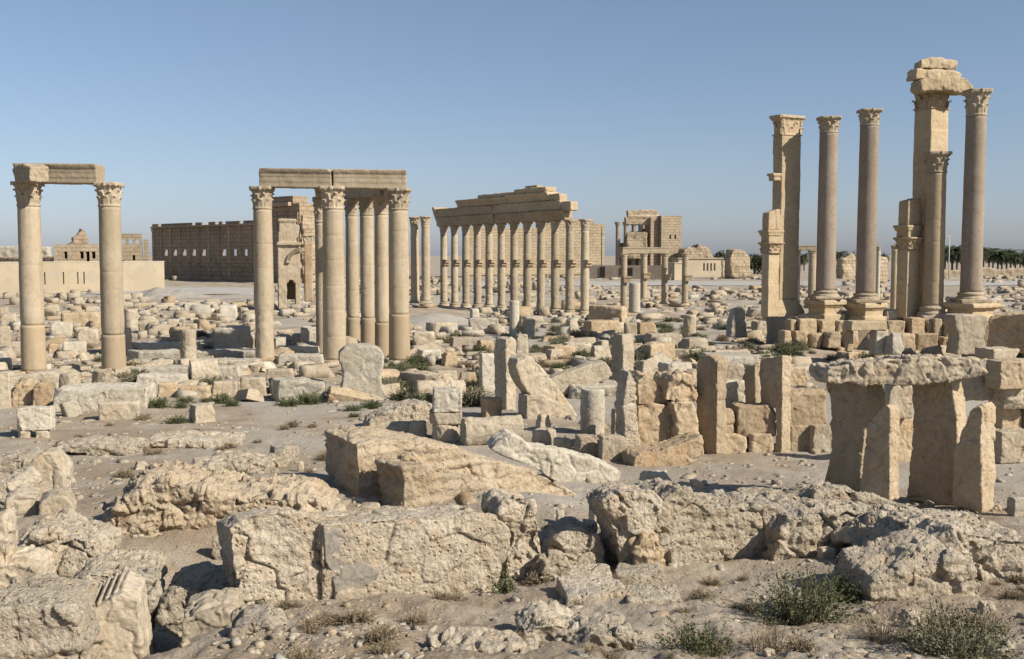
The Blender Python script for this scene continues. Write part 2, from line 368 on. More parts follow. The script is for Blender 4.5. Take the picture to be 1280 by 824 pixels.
def stone_mesh(kind, w, d, h, vox, seed, amp, freq, chips=3, sm=1, crack=0.0):
    rng = random.Random(seed); bm = bmesh.new()
    if kind == 'box': add_box(bm, (0, 0, 0), (w, d, h), top=rng.uniform(.9, 1.0)); chip(bm, chips + 1 if chips > 1 else chips, (w / 2, d / 2, h / 2), rng, .7, .96)
    elif kind == 'boulder': add_box(bm, (0, 0, 0), (w, d, h), top=rng.uniform(.6, .85)); chip(bm, 7, (w / 2, d / 2, h / 2), rng, .6, .85)
    elif kind == 'drum': add_lathe(bm, [(w / 2 * .98, -h / 2), (w / 2, 0), (w / 2 * .97, h / 2)], 28); chip(bm, chips, (w / 2, w / 2, h / 2), rng, .9, .99)
    elif kind == 'fluted':
        add_lathe(bm, [(w / 2, -h / 2), (w / 2 * .97, h / 2)], 64)
        for v in bm.verts:
            a = math.atan2(v.co.y, v.co.x); k = 1 - .09 * (0.5 + 0.5 * math.cos(14 * a)); v.co.x *= k; v.co.y *= k
        chip(bm, 2, (w / 2, w / 2, h / 2), rng, .8, .95)
    elif kind == 'log':
        add_lathe(bm, [(h / 2, -w / 2), (h / 2 * .97, w / 2)], 28)
        for v in bm.verts: v.co = Vector((v.co.z, v.co.y * d / h, v.co.x))
        chip(bm, chips, (w / 2, d / 2, h / 2), rng, .9, .99)
    me = remesh(bm, vox, sm); weather(me, seed, amp, freq, crack=crack)
    c = coords(me); c[:, 2] -= c[:, 2].min(); setco(me, c)
    return me
def block(name, label, x0, x1, yt, yb, depth=1.0, yaw=30, mat='pale', kind='box', D=None, chips=3, amp=None, cat='stone block', group=None, sink=.1, tilt=(0, 0), crack=None, sm=0, dm=None):
    """a stone standing where pixel row yb meets the ground, as wide and high as it shows; depth is relative to its width"""
    B = G((x0 + x1) / 2, yb) if D is None else P((x0 + x1) / 2, yb, D)
    D = B.y; W = (x1 - x0) * D / F; H = (yb - yt) * D / F
    y = math.radians(yaw)
    if kind in ('drum', 'fluted'): w = d = W
    elif dm is not None: d = dm; w = max(.3 * W, (W - d * abs(math.sin(y))) / math.cos(y))
    else: w = W / (math.cos(y) + depth * abs(math.sin(y))); d = w * depth
    Hs = H * (1 + sink)
    amp = amp if amp is not None else .03 * min(w, d, Hs) + .006
    crack = amp * 1.0 if crack is None else crack
    me = stone_mesh(kind, w, d, Hs, vox_for(D, (w, d, Hs)), nxt() + 100, amp, 1.6 / max(.35, min(w, d, Hs)), chips, sm, crack)
    o = link(name, me, mat, None, (B.x, B.y + d / 2 * .8, B.z - H * sink), y)
    o.rotation_euler = (math.radians(tilt[0]), math.radians(tilt[1]), y)
    return tag(o, label, cat, group)

# ------------------------------------------------------------------ classical pieces
def corinthian_capital(r, h, seed, square=False, vox=.028, amp=.012):
    """bell, two rows of acanthus leaves, corner volutes, hollow sided abacus; r = shaft radius at its top; base of the capital at z = 0"""
    bm = bmesh.new(); rng = random.Random(seed)
    add_lathe(bm, [(r * 1.0, 0), (r * 1.08, .02 * h), (r * 1.08, .07 * h), (r * .94, .09 * h), (r * .94, .45 * h), (r * 1.02, .7 * h), (r * 1.22, .86 * h)], 4 if square else 24, square=square)
    def leaf(a, z0, z1, w, out, r0):
        """a strip that climbs the bell and curls over outwards at its tip"""
        ca, sa = math.cos(a), math.sin(a); k0 = r0
        if square: k0 = r0 / max(abs(ca), abs(sa)) * .97
        prof = [(0, 0, 1.0), (.01, .3, 1.0), (.03, .6, .95), (.09, .85, .8), (.15, .98, .6), (.20, .93, .42), (.21, .80, .25)]
        prev = None
        for o, t, ww in prof:
            q = k0 + o * out; z = z0 + t * (z1 - z0); hw = w * ww / 2; th = .05 * r + .06 * r * t
            ring = []
            for s_, e in ((-1, 0), (1, 0), (1, th), (-1, th)):
                rr = q + e - abs(s_) * .02 * r; ring.append(bm.verts.new((ca * rr - sa * s_ * hw, sa * rr + ca * s_ * hw, z)))
            if prev:
                for i in range(4): bm.faces.new((prev[i], prev[(i + 1) % 4], ring[(i + 1) % 4], ring[i]))
            else: bm.faces.new(ring[::-1])
            prev = ring
        bm.faces.new(prev)
    n = 8
    for k in range(n):
        if rng.random() < .9: leaf(2 * math.pi * k / n, .06 * h, .46 * h * rng.uniform(.92, 1.05), r * .58, r * 1.15, r * .95)
        if rng.random() < .88: leaf(2 * math.pi * (k + .5) / n, .25 * h, .72 * h * rng.uniform(.9, 1.05), r * .52, r * 1.35, r * .97)
    for k in range(4):
        a = math.pi / 4 + k * math.pi / 2
        if rng.random() < .85: leaf(a, .5 * h, .90 * h, r * .36, r * 2.6 * (1.1 if square else 1), r * .98)
        for s in (-.3, .3):
            if rng.random() < .8: leaf(a + s * 1.2, .5 * h, .86 * h, r * .22, r * 1.3, r)
    R = r * 1.62 * (1.12 if square else 1)
    ring = []
    for k in range(4):
        a = math.pi / 4 + k * math.pi / 2
        for s in (-.09, .09):
            q = R * rng.uniform(.93, 1.03); ring.append((q * math.cos(a + s), q * math.sin(a + s)))
        b = a + math.pi / 4
        for s in (-.25, 0, .25):
            q = r * (1.24 + abs(s) * .32) * (1.12 if square else 1); ring.append((q * math.cos(b + s), q * math.sin(b + s)))
    add_prism(bm, [(x, y, .86 * h) for x, y in ring], (0, 0, .14 * h))
    for k in range(4):
        b = k * math.pi / 2; add_box(bm, (r * 1.28 * math.cos(b), r * 1.28 * math.sin(b), .91 * h), (r * .25, r * .25, h * .16), rz=b)
    me = remesh(bm, vox, 0); weather(me, seed, amp, 5, 3)
    return me
def shaft_mesh(r0, r1, h, seed, amp=.006, seg=44, step=.14, drums=0, eaten=None):
    """tapered shaft; drums = joints between drums; eaten = (z0, z1, depth) zone where the surface has flaked away"""
    rng = random.Random(seed); n = int(h / step)
    zs = [h * i / n for i in range(n + 1)]
    for j in range(drums):
        z = h * (j + 1) / (drums + 1) + rng.uniform(-.3, .3); zs += [z - .025, z, z + .025]
    zs = sorted(zs); bm = bmesh.new()
    joints = [z for z in zs if False]
    prof = []
    for z in zs:
        t = z / h; prof.append((r0 + (r1 - r0) * (t ** 1.35), z))
    add_lathe(bm, prof, seg); me = tomesh(bm)
    c = coords(me); z = c[:, 2]; p = c + seed * 2.1
    rad = np.maximum(np.hypot(c[:, 0], c[:, 1]), 1e-6)
    d = amp * fbm(p * 1.3, 4) - amp * 2.2 * np.clip(pn(p * 3.5) - .42, 0, 1) * 3
    rr = random.Random(seed)
    for j in range(drums):
        zj = h * (j + 1) / (drums + 1) + rr.uniform(-.3, .3); d -= .007 * np.exp(-((z - zj) / .02) ** 2) + .02 * np.exp(-((z - zj) / .07) ** 2) * np.clip(pn(p * 2.7 + 3), 0, 1)
    if eaten:
        z0, z1, dep = eaten; m = np.clip((z - z0) / .25, 0, 1) * np.clip((z1 - z) / .35, 0, 1)
        d -= m * dep * np.clip(.45 + ridg(p * 1.9, 3) * .5, 0, 1.4)
    c[:, 0] += c[:, 0] / rad * d; c[:, 1] += c[:, 1] / rad * d; setco(me, c)
    me.polygons.foreach_set('use_smooth', [True] * len(me.polygons))
    return me
def attic_base(r, h, seed, plinth=True):
    bm = bmesh.new(); pr = [(r * 1.36, .30 * h), (r * 1.42, .38 * h), (r * 1.42, .46 * h), (r * 1.34, .54 * h), (r * 1.18, .58 * h), (r * 1.15, .68 * h), (r * 1.24, .73 * h), (r * 1.27, .82 * h), (r * 1.2, .9 * h), (r * 1.04, .93 * h), (r * 1.0, 1.02 * h)]
    if plinth: add_box(bm, (0, 0, .16 * h), (r * 2.9, r * 2.9, .32 * h))
    else: pr = [(r * 1.36, 0)] + pr
    add_lathe(bm, pr, 32)
    me = remesh(bm, .035, 1); weather(me, seed, .018, 2.5, 4, crack=.008)
    return me
CAPM = {}
def column(label, x, yb, ytop, D, wpx, group, mat='column', taper=.87, drums=4, capfrac=.125, basefrac=.045, cap=True, repair=0.0, eaten=None, name='corinthian_column', cat='column', seed=None, lean=0.0, capw=1.0, xt=None):
    s = seed or nxt(); B = P(x, yb, D); H = (yb - ytop) * D / F; r0 = wpx * D / F / 2; r1 = r0 * taper
    t = thing(name, label, cat, B, 0, group)
    if xt is not None: t.rotation_euler = (0, math.atan(((xt - x) - (x - CX) * (ytop - yb) / -14000 * -1 * 0) / (yb - ytop)) if False else 0, 0)
    hb = H * basefrac; hc = H * capfrac if cap else 0
    if hb: link('base', attic_base(r0, hb, s), 'column', t)
    z0 = hb
    if repair:
        zr = H * repair; link('mended_shaft', shaft_mesh(r0 * 1.01, r0 * (1 - (1 - taper) * .3), zr, s + 7, amp=.003), 'repair', t, (0, 0, hb)); z0 = hb + zr
        sh = shaft_mesh(r0 * (1 - (1 - taper) * .25) * .985, r1, H - z0 - hc, s, drums=max(1, drums - 1), amp=.011, eaten=(-.5, .45, .035))
    else: sh = shaft_mesh(r0, r1, H - z0 - hc, s, drums=drums, amp=.008, eaten=eaten)
    link('shaft', sh, mat, t, (0, 0, z0))
    if cap:
        key = (round(r1 * capw, 2), round(hc, 1), s % 3)
        if key not in CAPM: CAPM[key] = corinthian_capital(r1 * capw, hc, s % 3 + 40, vox=max(.026, min(.06, D * .0006)))
        link('capital', CAPM[key], 'column', t, (0, 0, H - hc), random.choice([0, 1, 2, 3]) * math.pi / 2 + random.uniform(-.05, .05))
    return t
def moulded_beam(name, label, p0, p1, h, depth, group=None, mat='column', cat='entablature', bands=((0, 0), (.3, 0), (.3, .03), (.58, .03), (.58, .06), (.72, .06), (.78, .12), (.86, .16), (1.0, .2)), vox=.045, amp=.02, crack=.012, chips=0, parent=None, seed=None):
    """a beam from p0 to p1 (bottom centre line) with a moulded front: bands are (height, projection) fractions of h"""
    p0, p1 = Vector(p0), Vector(p1); d = p1 - p0; L = Vector((d.x, d.y, 0)).length; rz = math.atan2(d.y, d.x)
    bm = bmesh.new(); f = [(-depth / 2 - q * h, z * h) for z, q in bands]
    poly = f + [(-y, z) for y, z in reversed(f)]
    add_prism(bm, [(-L / 2, y, z) for y, z in poly], (L, 0, 0))
    for v in bm.verts: v.co.z += v.co.x / L * d.z
    if chips:
        for v in bm.verts: v.co.z -= h / 2
        chip(bm, chips, (L / 2, depth / 2, h / 2), random.Random(seed or nxt()), .93, 1.0)
        for v in bm.verts: v.co.z += h / 2
    me = remesh(bm, vox, 1); weather(me, seed or nxt(), amp, 1.8, 4, crack=crack)
    o = link(name, me, mat, parent, (p0 + p1) / 2, rz)
    return tag(o, label, cat, group) if label else o
def grid_wall(us, zs, holes, thick, top=None, seed=0, jag=0.0):
    """upright wall of cells along +X (y from 0 back to thick); holes = set of (column, row) left open; top[i] = number of rows standing in column i"""
    nu, nz = len(us) - 1, len(zs) - 1; rng = random.Random(seed)
    solid = lambda i, j: 0 <= i < nu and 0 <= j < nz and (i, j) not in holes and (top is None or j < top[i])
    bm = bmesh.new(); cache = {}
    def V(i, j, k):
        key = (i, j, k)
        if key not in cache: cache[key] = bm.verts.new((us[i], thick * k, zs[j]))
        return cache[key]
    for i in range(nu):
        for j in range(nz):
            if not solid(i, j): continue
            bm.faces.new((V(i, j, 0), V(i + 1, j, 0), V(i + 1, j + 1, 0), V(i, j + 1, 0))); bm.faces.new((V(i, j, 1), V(i, j + 1, 1), V(i + 1, j + 1, 1), V(i + 1, j, 1)))
            if not solid(i - 1, j): bm.faces.new((V(i, j, 0), V(i, j + 1, 0), V(i, j + 1, 1), V(i, j, 1)))
            if not solid(i + 1, j): bm.faces.new((V(i + 1, j, 0), V(i + 1, j, 1), V(i + 1, j + 1, 1), V(i + 1, j + 1, 0)))
            if not solid(i, j - 1): bm.faces.new((V(i, j, 0), V(i, j, 1), V(i + 1, j, 1), V(i + 1, j, 0)))
            if not solid(i, j + 1): bm.faces.new((V(i, j + 1, 0), V(i + 1, j + 1, 0), V(i + 1, j + 1, 1), V(i, j + 1, 1)))
    return tomesh(bm)
def boxes_mesh(lst, bev=0.0):
    bm = bmesh.new()
    for it in lst: add_box(bm, *it) if isinstance(it, tuple) and isinstance(it[0], tuple) else None
    if bev: bmesh.ops.bevel(bm, geom=bm.edges[:], offset=bev, segments=1, affect='EDGES')
    return tomesh(bm)

# ------------------------------------------------------------------ ground sheet, road
def build_ground():
    t = np.concatenate([np.linspace(-2.2, -.62, 50)[:-1], np.linspace(-.62, .62, 430), np.linspace(.62, 2.2, 50)[1:]])
    ys = [1.2]
    while ys[-1] < 7000:
        y = ys[-1]; ys.append(y * (1.0065 if 7 < y < 45 else 1.012 if y < 300 else 1.04))
    ys = np.array(ys); X = ys[:, None] * t[None, :]; Y = np.repeat(ys[:, None], len(t), 1)
    Z = gz(X, Y); p = np.stack([X.ravel(), Y.ravel(), Z.ravel() * 0], 1)
    near = np.exp(-(Y.ravel() / 22.0) ** 2); near2 = np.exp(-(Y.ravel() / 60.0) ** 2)
    Z = Z + (near * (.02 * fbm(p * 7, 3) + .012 * ridg(p * 14, 2)) + near2 * (.035 * ridg(p * 1.7, 3) * np.clip(pn(p * .35) * 2 + .3, 0, 1))).reshape(X.shape)
    v = np.stack([X.ravel(), Y.ravel(), Z.ravel()], 1); nr, nc = X.shape
    a = (np.arange(nr - 1)[:, None] * nc + np.arange(nc - 1)[None, :]).ravel()
    me = mesh_np(v, np.stack([a, a + 1, a + nc + 1, a + nc], 1), 'ground', True)
    return tag(link('ground', me, 'ground'), kind='structure')
def mesh_np(v, f, name='m', smooth=False):
    me = bpy.data.meshes.new(name); k = f.shape[1]
    me.vertices.add(len(v)); me.vertices.foreach_set('co', v.astype(np.float32).ravel())
    me.loops.add(f.size); me.loops.foreach_set('vertex_index', f.astype(np.int32).ravel())
    me.polygons.add(len(f)); me.polygons.foreach_set('loop_start', np.arange(0, f.size, k, dtype=np.int32)); me.polygons.foreach_set('loop_total', np.full(len(f), k, np.int32))
    if smooth: me.polygons.foreach_set('use_smooth', [True] * len(f))
    me.update(calc_edges=True); me.validate(); return me
build_ground()
def strip(name, pts, mat, lift=.05):
    """a strip of surface laid on the ground: pts = list of (left, right) world xy pairs"""
    v = []; f = []
    for (l, r) in pts:
        for k in range(9):
            x = l[0] + (r[0] - l[0]) * k / 8; y = l[1] + (r[1] - l[1]) * k / 8; v.append((x, y, g1(x, y) + lift))
    n = len(pts)
    for i in range(n - 1):
        for k in range(8): f.append((i * 9 + k, i * 9 + k + 1, (i + 1) * 9 + k + 1, (i + 1) * 9 + k))
    return tag(link(name, mesh_np(np.array(v), np.array(f), name, True), mat), kind='structure')
strip('road', [((x, 222 + .04 * x), (x, 262 + .04 * x)) for x in np.linspace(-10, 200, 40)], 'road', .10)
strip('path', [((x, 168 - .1 * x), (x, 205 - .1 * x)) for x in np.linspace(-72, -34, 20)], 'road', .12)

# ------------------------------------------------------------------ far temple enclosure (left, in shade)
GY = 37.0  # the old town grid is turned about this much against the view
u2 = Vector((35, -32)).normalized()
rz_t = math.atan2(u2.y, u2.x)
tw = thing('temple_wall', 'long shaded temple enclosure wall with pilasters and small windows, behind the plaster wall', 'temple wall', P(192, 352, 290), rz_t)
us = [0]; holes = set(); Lw = 48.0; nb = 10
for k in range(nb):
    a = Lw * k / nb; us += [a + 1.6, a + 3.2, Lw * (k + 1) / nb] if k < nb - 1 else [a + 1.6, a + 3.2, Lw + 6]
zs = [-2.5, 4.2, 5.6, 7.2, 8.8, 12, 14.6, 15.2, 15.9]
for i in range(len(us) - 1):
    if i % 3 == 1 and i // 3 not in (0,): (i // 3 != 6) and holes.add((i, 3))
top = [8 if random.random() < .62 else 7 for _ in us]
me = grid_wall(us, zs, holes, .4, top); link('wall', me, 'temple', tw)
for k in range(nb + 1):
    x = Lw * k / nb + (.5 if k == 0 else 0); bm = bmesh.new(); add_box(bm, (x, -.08, 8.0), (1.15, .14, 12.6)); add_box(bm, (x, -.14, 14.2), (1.5, .26, .7)); add_box(bm, (x, -.14, 1.9), (1.5, .26, .6)); link('pilaster', tomesh(bm), 'temple', tw)
bm = bmesh.new(); add_box(bm, (27, -.35, 14.9), (53.6, .68, .55)); add_box(bm, (27, -.25, 1.2), (53.8, .48, 1.0)); add_box(bm, (27, -.08, 5.0), (53.7, .14, .5)); link('cornice', tomesh(bm), 'temple', tw)
# gateway block, taller, its right end in the sun
Bg = P(334, 352, 254)
tg = thing('temple_gateway', 'tall broken gateway block of the temple, front in shade and right end sunlit', 'temple gateway', Bg, rz_t)
us = [0, 2, 5, 8, 11, 13.5]; zs = [-2, 6, 12, 17, 18.6, 19.8, 20.4]
me = grid_wall(us, zs, set(), 4.2, [5, 6, 6, 6, 4]); link('wall', me, 'temple', tg)
bm = bmesh.new()
for x in (.8, 4.4, 8.4, 12.6): add_box(bm, (x, -.17, 8.0), (1.1, .32, 17))
link('pilaster', tomesh(bm), 'temple', tg)
bm = bmesh.new(); add_box(bm, (5.2, -.5, 18.5), (10.6, .98, .9)); link('cornice', tomesh(bm), 'temple', tg)
bm = bmesh.new()
for j in range(9): add_box(bm, (13.5 + .3 + .25 * math.sin(j * 2.1), 2.1 + .3 * math.cos(j * 3), 1 + j * 1.75), (.9 + .5 * math.sin(j * 1.7) ** 2, 3.6, 1.7))
me = remesh(bm, .22, 1); weather(me, 77, .18, .6, 4, crack=.08); link('broken_end', me, 'ashlar', tg)

# ------------------------------------------------------------------ sunlit temple wall behind the colonnade, inner temple, tower
ul = math.radians(24)
tl = thing('temple_wall', 'sunlit tan temple wall rising behind the central colonnade', 'temple wall', P(586, 346, 318), ul)
us = list(np.linspace(0, 47, 13)); zs = [-2, 4, 8, 12, 15.2, 16.6, 18.0]
link('wall', grid_wall(us, zs, {(9, 2), (10, 2)} if False else set(), 2.0, [4, 4, 4, 4, 4, 4, 5, 6, 6, 6, 6, 5]), 'ashlar', tl)
bm = bmesh.new(); add_box(bm, (23.5, -.15, 1.5), (47.2, .3, 2.0)); link('plinth', tomesh(bm), 'ashlar', tl)
bm = bmesh.new()
for x in (36.2, 46.6): add_box(bm, (x, -.14, 8.2), (.9, .26, 15))
link('pilaster', tomesh(bm), 'ashlar', tl)
tn = thing('inner_temple', 'distant temple hall, a row of tall columns under a broken entablature beside a tower', 'temple', P(772, 344, 355), math.radians(6))
k_ = 355 / F
for x in (772, 782, 792, 800.5, 809, 817):
    bm = bmesh.new(); h = (344 - 278) * k_; add_lathe(bm, [(.95, 0), (.95, .6), (.78, .8), (.74, h - 1.5), (.8, h - 1.4), (1.15, h - .2), (1.2, h)], 14); link('column', tomesh(bm), 'granite', tn, ((x - 772) * k_, 0, 0))
bm = bmesh.new(); add_box(bm, (31.5 * k_, 0, 67.5 * k_), (46 * k_, 2.2, 2.6)); add_box(bm, (34 * k_, -.3, 72.6 * k_), (45 * k_, 2.0, .8)); add_box(bm, (31 * k_, .2, 77 * k_), (40 * k_, 1.8, 1.8)); add_box(bm, (14 * k_, 0, 72 * k_), (5 * k_, 2, 3.0)); add_box(bm, (36 * k_, 0, 79.5 * k_), (16 * k_, 1.5, 1.0))
me = remesh(bm, .25, 1); weather(me, 13, .16, .7, 4, crack=.06); link('entablature', me, 'ashlar', tn)
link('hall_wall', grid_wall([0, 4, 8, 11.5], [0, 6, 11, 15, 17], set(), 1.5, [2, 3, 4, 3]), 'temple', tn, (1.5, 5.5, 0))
bm = bmesh.new(); add_box(bm, (22 * k_, 1.2, 10), (26 * k_, 1.4, 20 * .45)); me = remesh(bm, .3, 1); weather(me, 14, .5, .35, 4); link('broken_wall', me, 'ashlar', tn, (0, -3.4, 0))
tt = thing('temple_tower', 'square sunlit tower of the inner temple with two small windows', 'tower', P(826, 344, 352), math.radians(14))
us = [0, 3.0, 3.6, 4.8, 5.4, 7.4]; zs = [-1, 12.2, 13.6, 19.0, 20.0]
link('wall', grid_wall(us, zs, {(1, 1), (3, 1)}, 6.5, [4, 4, 4, 4, 4]), 'ashlar', tt)
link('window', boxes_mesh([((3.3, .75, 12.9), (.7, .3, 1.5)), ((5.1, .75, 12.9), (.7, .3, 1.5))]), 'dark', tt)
bm = bmesh.new(); add_box(bm, (-1.6, 4.0, 9.6), (2.9, 4.4, 19.6)); link('shaded_flank', tomesh(bm), 'temple', tt)  # tower's shaded side painted darker with the shade toned ashlar
# low dark boundary wall and museum
wl = thing('boundary_wall', 'long low dark grey boundary wall in front of the distant temple', 'wall', P(735, 346.5, 298), math.radians(-14))
link('wall', grid_wall([0, 3, 3.6, 27.5], [-.8, 2.6, 3.4], set(), .8, [2, 2, 2]), 'granite', wl)
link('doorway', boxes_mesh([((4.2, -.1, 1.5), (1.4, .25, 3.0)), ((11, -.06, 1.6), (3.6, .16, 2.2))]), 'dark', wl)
we = thing('boundary_building', 'plain flat roofed sunlit building at the right end of the low dark boundary wall', 'building', P(843, 347, 282), math.radians(24))
link('wall', grid_wall([0, 1.5, 4.5], [-.8, 3.8], set(), 5, [1, 1]), 'plaster', we)
link('roof', boxes_mesh([((2.25, 2.5, 3.92), (4.9, 5.4, .22))]), 'plaster', we)
mu = thing('flat_roofed_house', 'cream flat roofed house with a band of upright windows, right of the temple tower', 'house', P(848, 345, 330), math.radians(12))
us = [0, 8.0, 8.9, 9.5, 10.4, 11.0, 11.9, 12.5, 13.4, 14.2, 15.2, 16.8, 17.6]; zs = [-.8, 1.6, 4.0, 5.4]
hl = {(i, 1) for i in (2, 4, 6, 8)} | {(10, 1)}
link('wall', grid_wall([0, 8.0, 8.3, 8.9, 9.5, 10.1, 10.7, 11.3, 11.9, 12.5, 13.1, 15.0, 16.3, 17.2], zs, {(i, 1) for i in (2, 4, 6, 8)} | {(11, 1)}, 6, [3] * 13), 'plaster', mu)
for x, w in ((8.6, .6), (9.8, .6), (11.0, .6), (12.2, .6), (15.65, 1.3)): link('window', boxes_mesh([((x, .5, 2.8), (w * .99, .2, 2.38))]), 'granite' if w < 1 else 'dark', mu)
link('roof', boxes_mesh([((8.6, 3, 5.55), (17.8, 6.8, .28))]), 'plaster', mu)
def ruin(name, label, cat, pts, D, thick, mat='ashlar', yaw=20, amp=.3, freq=.5, vox=None):
    return outline(name, label, cat, pts, D, thick, yaw, mat, amp, freq, .06 * D / 100, vox=vox or D * .0012, sm=1)
ruin('ruined_wall', 'crumbling tan wall top on the mound behind the flat roofed house', 'ruin', [(853, 330), (855, 312), (861, 309), (866, 310), (872, 309), (874, 305), (878, 308), (886, 309), (889, 314), (893, 322), (895, 330)], 350, 4)
ruin('ruined_tower', 'broken tan tower stub among dark trees right of the flat roofed house', 'ruin', [(914, 347), (913, 324), (916, 314), (920, 311), (930, 312), (934, 318), (938, 322), (940, 347)], 300, 4)
ruin('stone_pillar', 'single thin stump of a pillar standing left of the broken tan tower', 'pillar', [(902, 346), (902, 325), (906, 325), (906, 346)], 290, 1, yaw=0, amp=.08)
ruin('ruined_wall', 'low tan ruin with a pointed top seen between the two grey granite columns', 'ruin', [(1053, 352), (1053, 324), (1058, 322), (1064, 316), (1070, 322), (1069, 352)], 300, 3)
ruin('ruined_wall', 'small tan ruin with a door slot seen right of the second granite column', 'ruin', [(1098, 352), (1098, 322), (1103, 320), (1110, 322), (1111, 352)], 240, 2)
ruin('field_wall', 'long low brown wall in front of the palm grove', 'wall', [(1170, 350), (1170, 337), (1200, 338), (1230, 334), (1250, 337), (1300, 334), (1340, 336), (1340, 349)], 330, 1.2, mat='earth', yaw=0, amp=.15)

# ------------------------------------------------------------------ modern walls at far left
mw = thing('plaster_wall', 'long cream plastered wall with narrow slits at the far left', 'wall', P(-60, 368, 168), math.radians(38))
us = [0]; x = 1.0; holes = set()
for k in range(15): us += [x + 2.2, x + 2.45]; x += 2.6
us.append(x + 2.2); top = [2] * (len(us) - 1)
mwL = 37.0
a0, a1 = P(-60, 370, 166), P(206, 363, 192); dv = a1 - a0; mwL = math.hypot(dv.x, dv.y); mw.location = a0; mw.rotation_euler[2] = math.atan2(dv.y, dv.x)
sl = [mwL * q for q in (.40, .487, .555, .585)]
us = sorted([0, mwL] + [s for s in sl] + [s + .22 for s in sl]); holes = {(i, 2) for i in (1, 3, 5, 7)}
link('wall', grid_wall(us, [-1, .8, 1.5, 3.6, 5.25], holes, .5, None), 'plaster', mw)
link('coping', boxes_mesh([((mwL / 2, .25, 5.32), (mwL + .1, .62, .14))]), 'white', mw)
bh = thing('old_house', 'tan house with pointed arches behind the cream plastered wall', 'house', P(68, 340, 235), math.radians(8))
kk = 235 / F
us = [0, 12 * kk, 16 * kk, 31 * kk, 35.5 * kk, 38 * kk, 42.5 * kk, 45 * kk, 49.5 * kk, 53 * kk]; zs = [-1, 3.0, 4.6, 6.2]
link('wall', grid_wall(us, zs, {(1, 1), (3, 1), (5, 1), (7, 1), (5, 0)}, 4, None), 'ashlar', bh)
for i in (3, 5, 7):
    bm = bmesh.new(); x0, x1 = us[i], us[i + 1]; add_prism(bm, [(x0, -.05, 4.7), ((x0 + x1) / 2, -.05, 4.1 + .45), (x1, -.05, 4.7)], (0, .6, 0)); link('arch_head', tomesh(bm), 'ashlar', bh)
link('interior_shade_sheet', boxes_mesh([((26 * kk, 2.2, 3.8), (50 * kk, .3, 2.2))]), 'dark', bh)  # near-black sheet paints the darkness behind the arches
b2 = thing('old_house', 'pale house with one arch and a small window, right of the second left column', 'house', P(147, 340, 236), math.radians(12))
us = [0, 5 * kk, 8.5 * kk, 18 * kk, 21.5 * kk, 27 * kk]
link('wall', grid_wall(us, [-1, 1.2, 2.6, 3.8, 6.3], {(1, 1), (3, 2)}, 4, None), 'ashlar', b2)
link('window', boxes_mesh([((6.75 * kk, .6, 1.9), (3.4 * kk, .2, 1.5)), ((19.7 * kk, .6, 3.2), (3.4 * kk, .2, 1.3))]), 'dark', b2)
ruin('ruined_tower', 'stepped broken tower stump rising above the house with pointed arches', 'ruin', [(86, 330), (86, 305), (91, 304), (92, 297), (97, 295), (98, 291), (101, 290), (101, 285), (106, 286), (106, 292), (109, 296), (109, 330)], 262, 2.5, mat='temple', yaw=30)
ar = thing('arcade', 'row of tall distant arches on slim piers left of the shaded temple wall', 'arcade', P(148, 340, 300), math.radians(10))
k3 = 300 / F; us = [0]
for k in range(4): us += [us[-1] + 3.2 * k3, us[-1] + 9.2 * k3]
us = [0, 3 * k3, 9 * k3, 12 * k3, 17.5 * k3, 20 * k3, 25.5 * k3, 28.5 * k3, 31 * k3, 33.5 * k3, 36 * k3]
link('arches', grid_wall(us, [-1, 4, 9.3, 11], {(1, 1), (3, 1), (5, 1), (7, 1), (7, 2), (9, 2)}, 1.2, [3, 3, 3, 3, 3, 3, 3, 2, 2, 2]), 'ashlar', ar)
ruin('ruined_wall', 'pale distant wall along the left horizon behind the tall left columns', 'ruin', [(-80, 345), (-80, 309), (-20, 307), (10, 308), (30, 307), (60, 309), (66, 345)], 420, 3, mat='white', yaw=0, amp=.25)
ruin('ruined_wall', 'low dark shaded wall above the cream plastered wall at the left edge', 'ruin', [(-70, 345), (-70, 321), (20, 322), (68, 321), (68, 345)], 300, 2, mat='temple', yaw=-35, amp=.2)
def mound(name, label, px, py, rx, h, mat):
    c = G(px, py); n = 40; v = []; f = []
    for i in range(n):
        for j in range(n):
            a, b = i / (n - 1) * 2 - 1, j / (n - 1) * 2 - 1; q = max(0, 1 - math.hypot(a, b)); v.append((a * rx, b * rx, h * q ** 1.15 - .25))
    v = np.array(v); v[:, 2] += .12 * h * fbm(v * (2.2 / rx) + px, 4) * (v[:, 2] > -.2)
    for i in range(n - 1):
        for j in range(n - 1): f.append((i * n + j, (i + 1) * n + j, (i + 1) * n + j + 1, i * n + j + 1))
    return tag(link(name, mesh_np(v, np.array(f), name, True), mat, None, c), label, 'gravel pile')
mound('gravel_pile', 'grey gravel pile at the right end of the cream plastered wall', 196, 372, 5.0, 2.0, 'gravel')
mound('gravel_pile', 'lower wider grey gravel pile in front of the shaded temple wall', 226, 372, 5.8, 1.7, 'gravel')
mound('gravel_pile', 'long grey gravel bank at the left foot of the central colonnade', 545, 408, 6.5, 1.5, 'gravel')

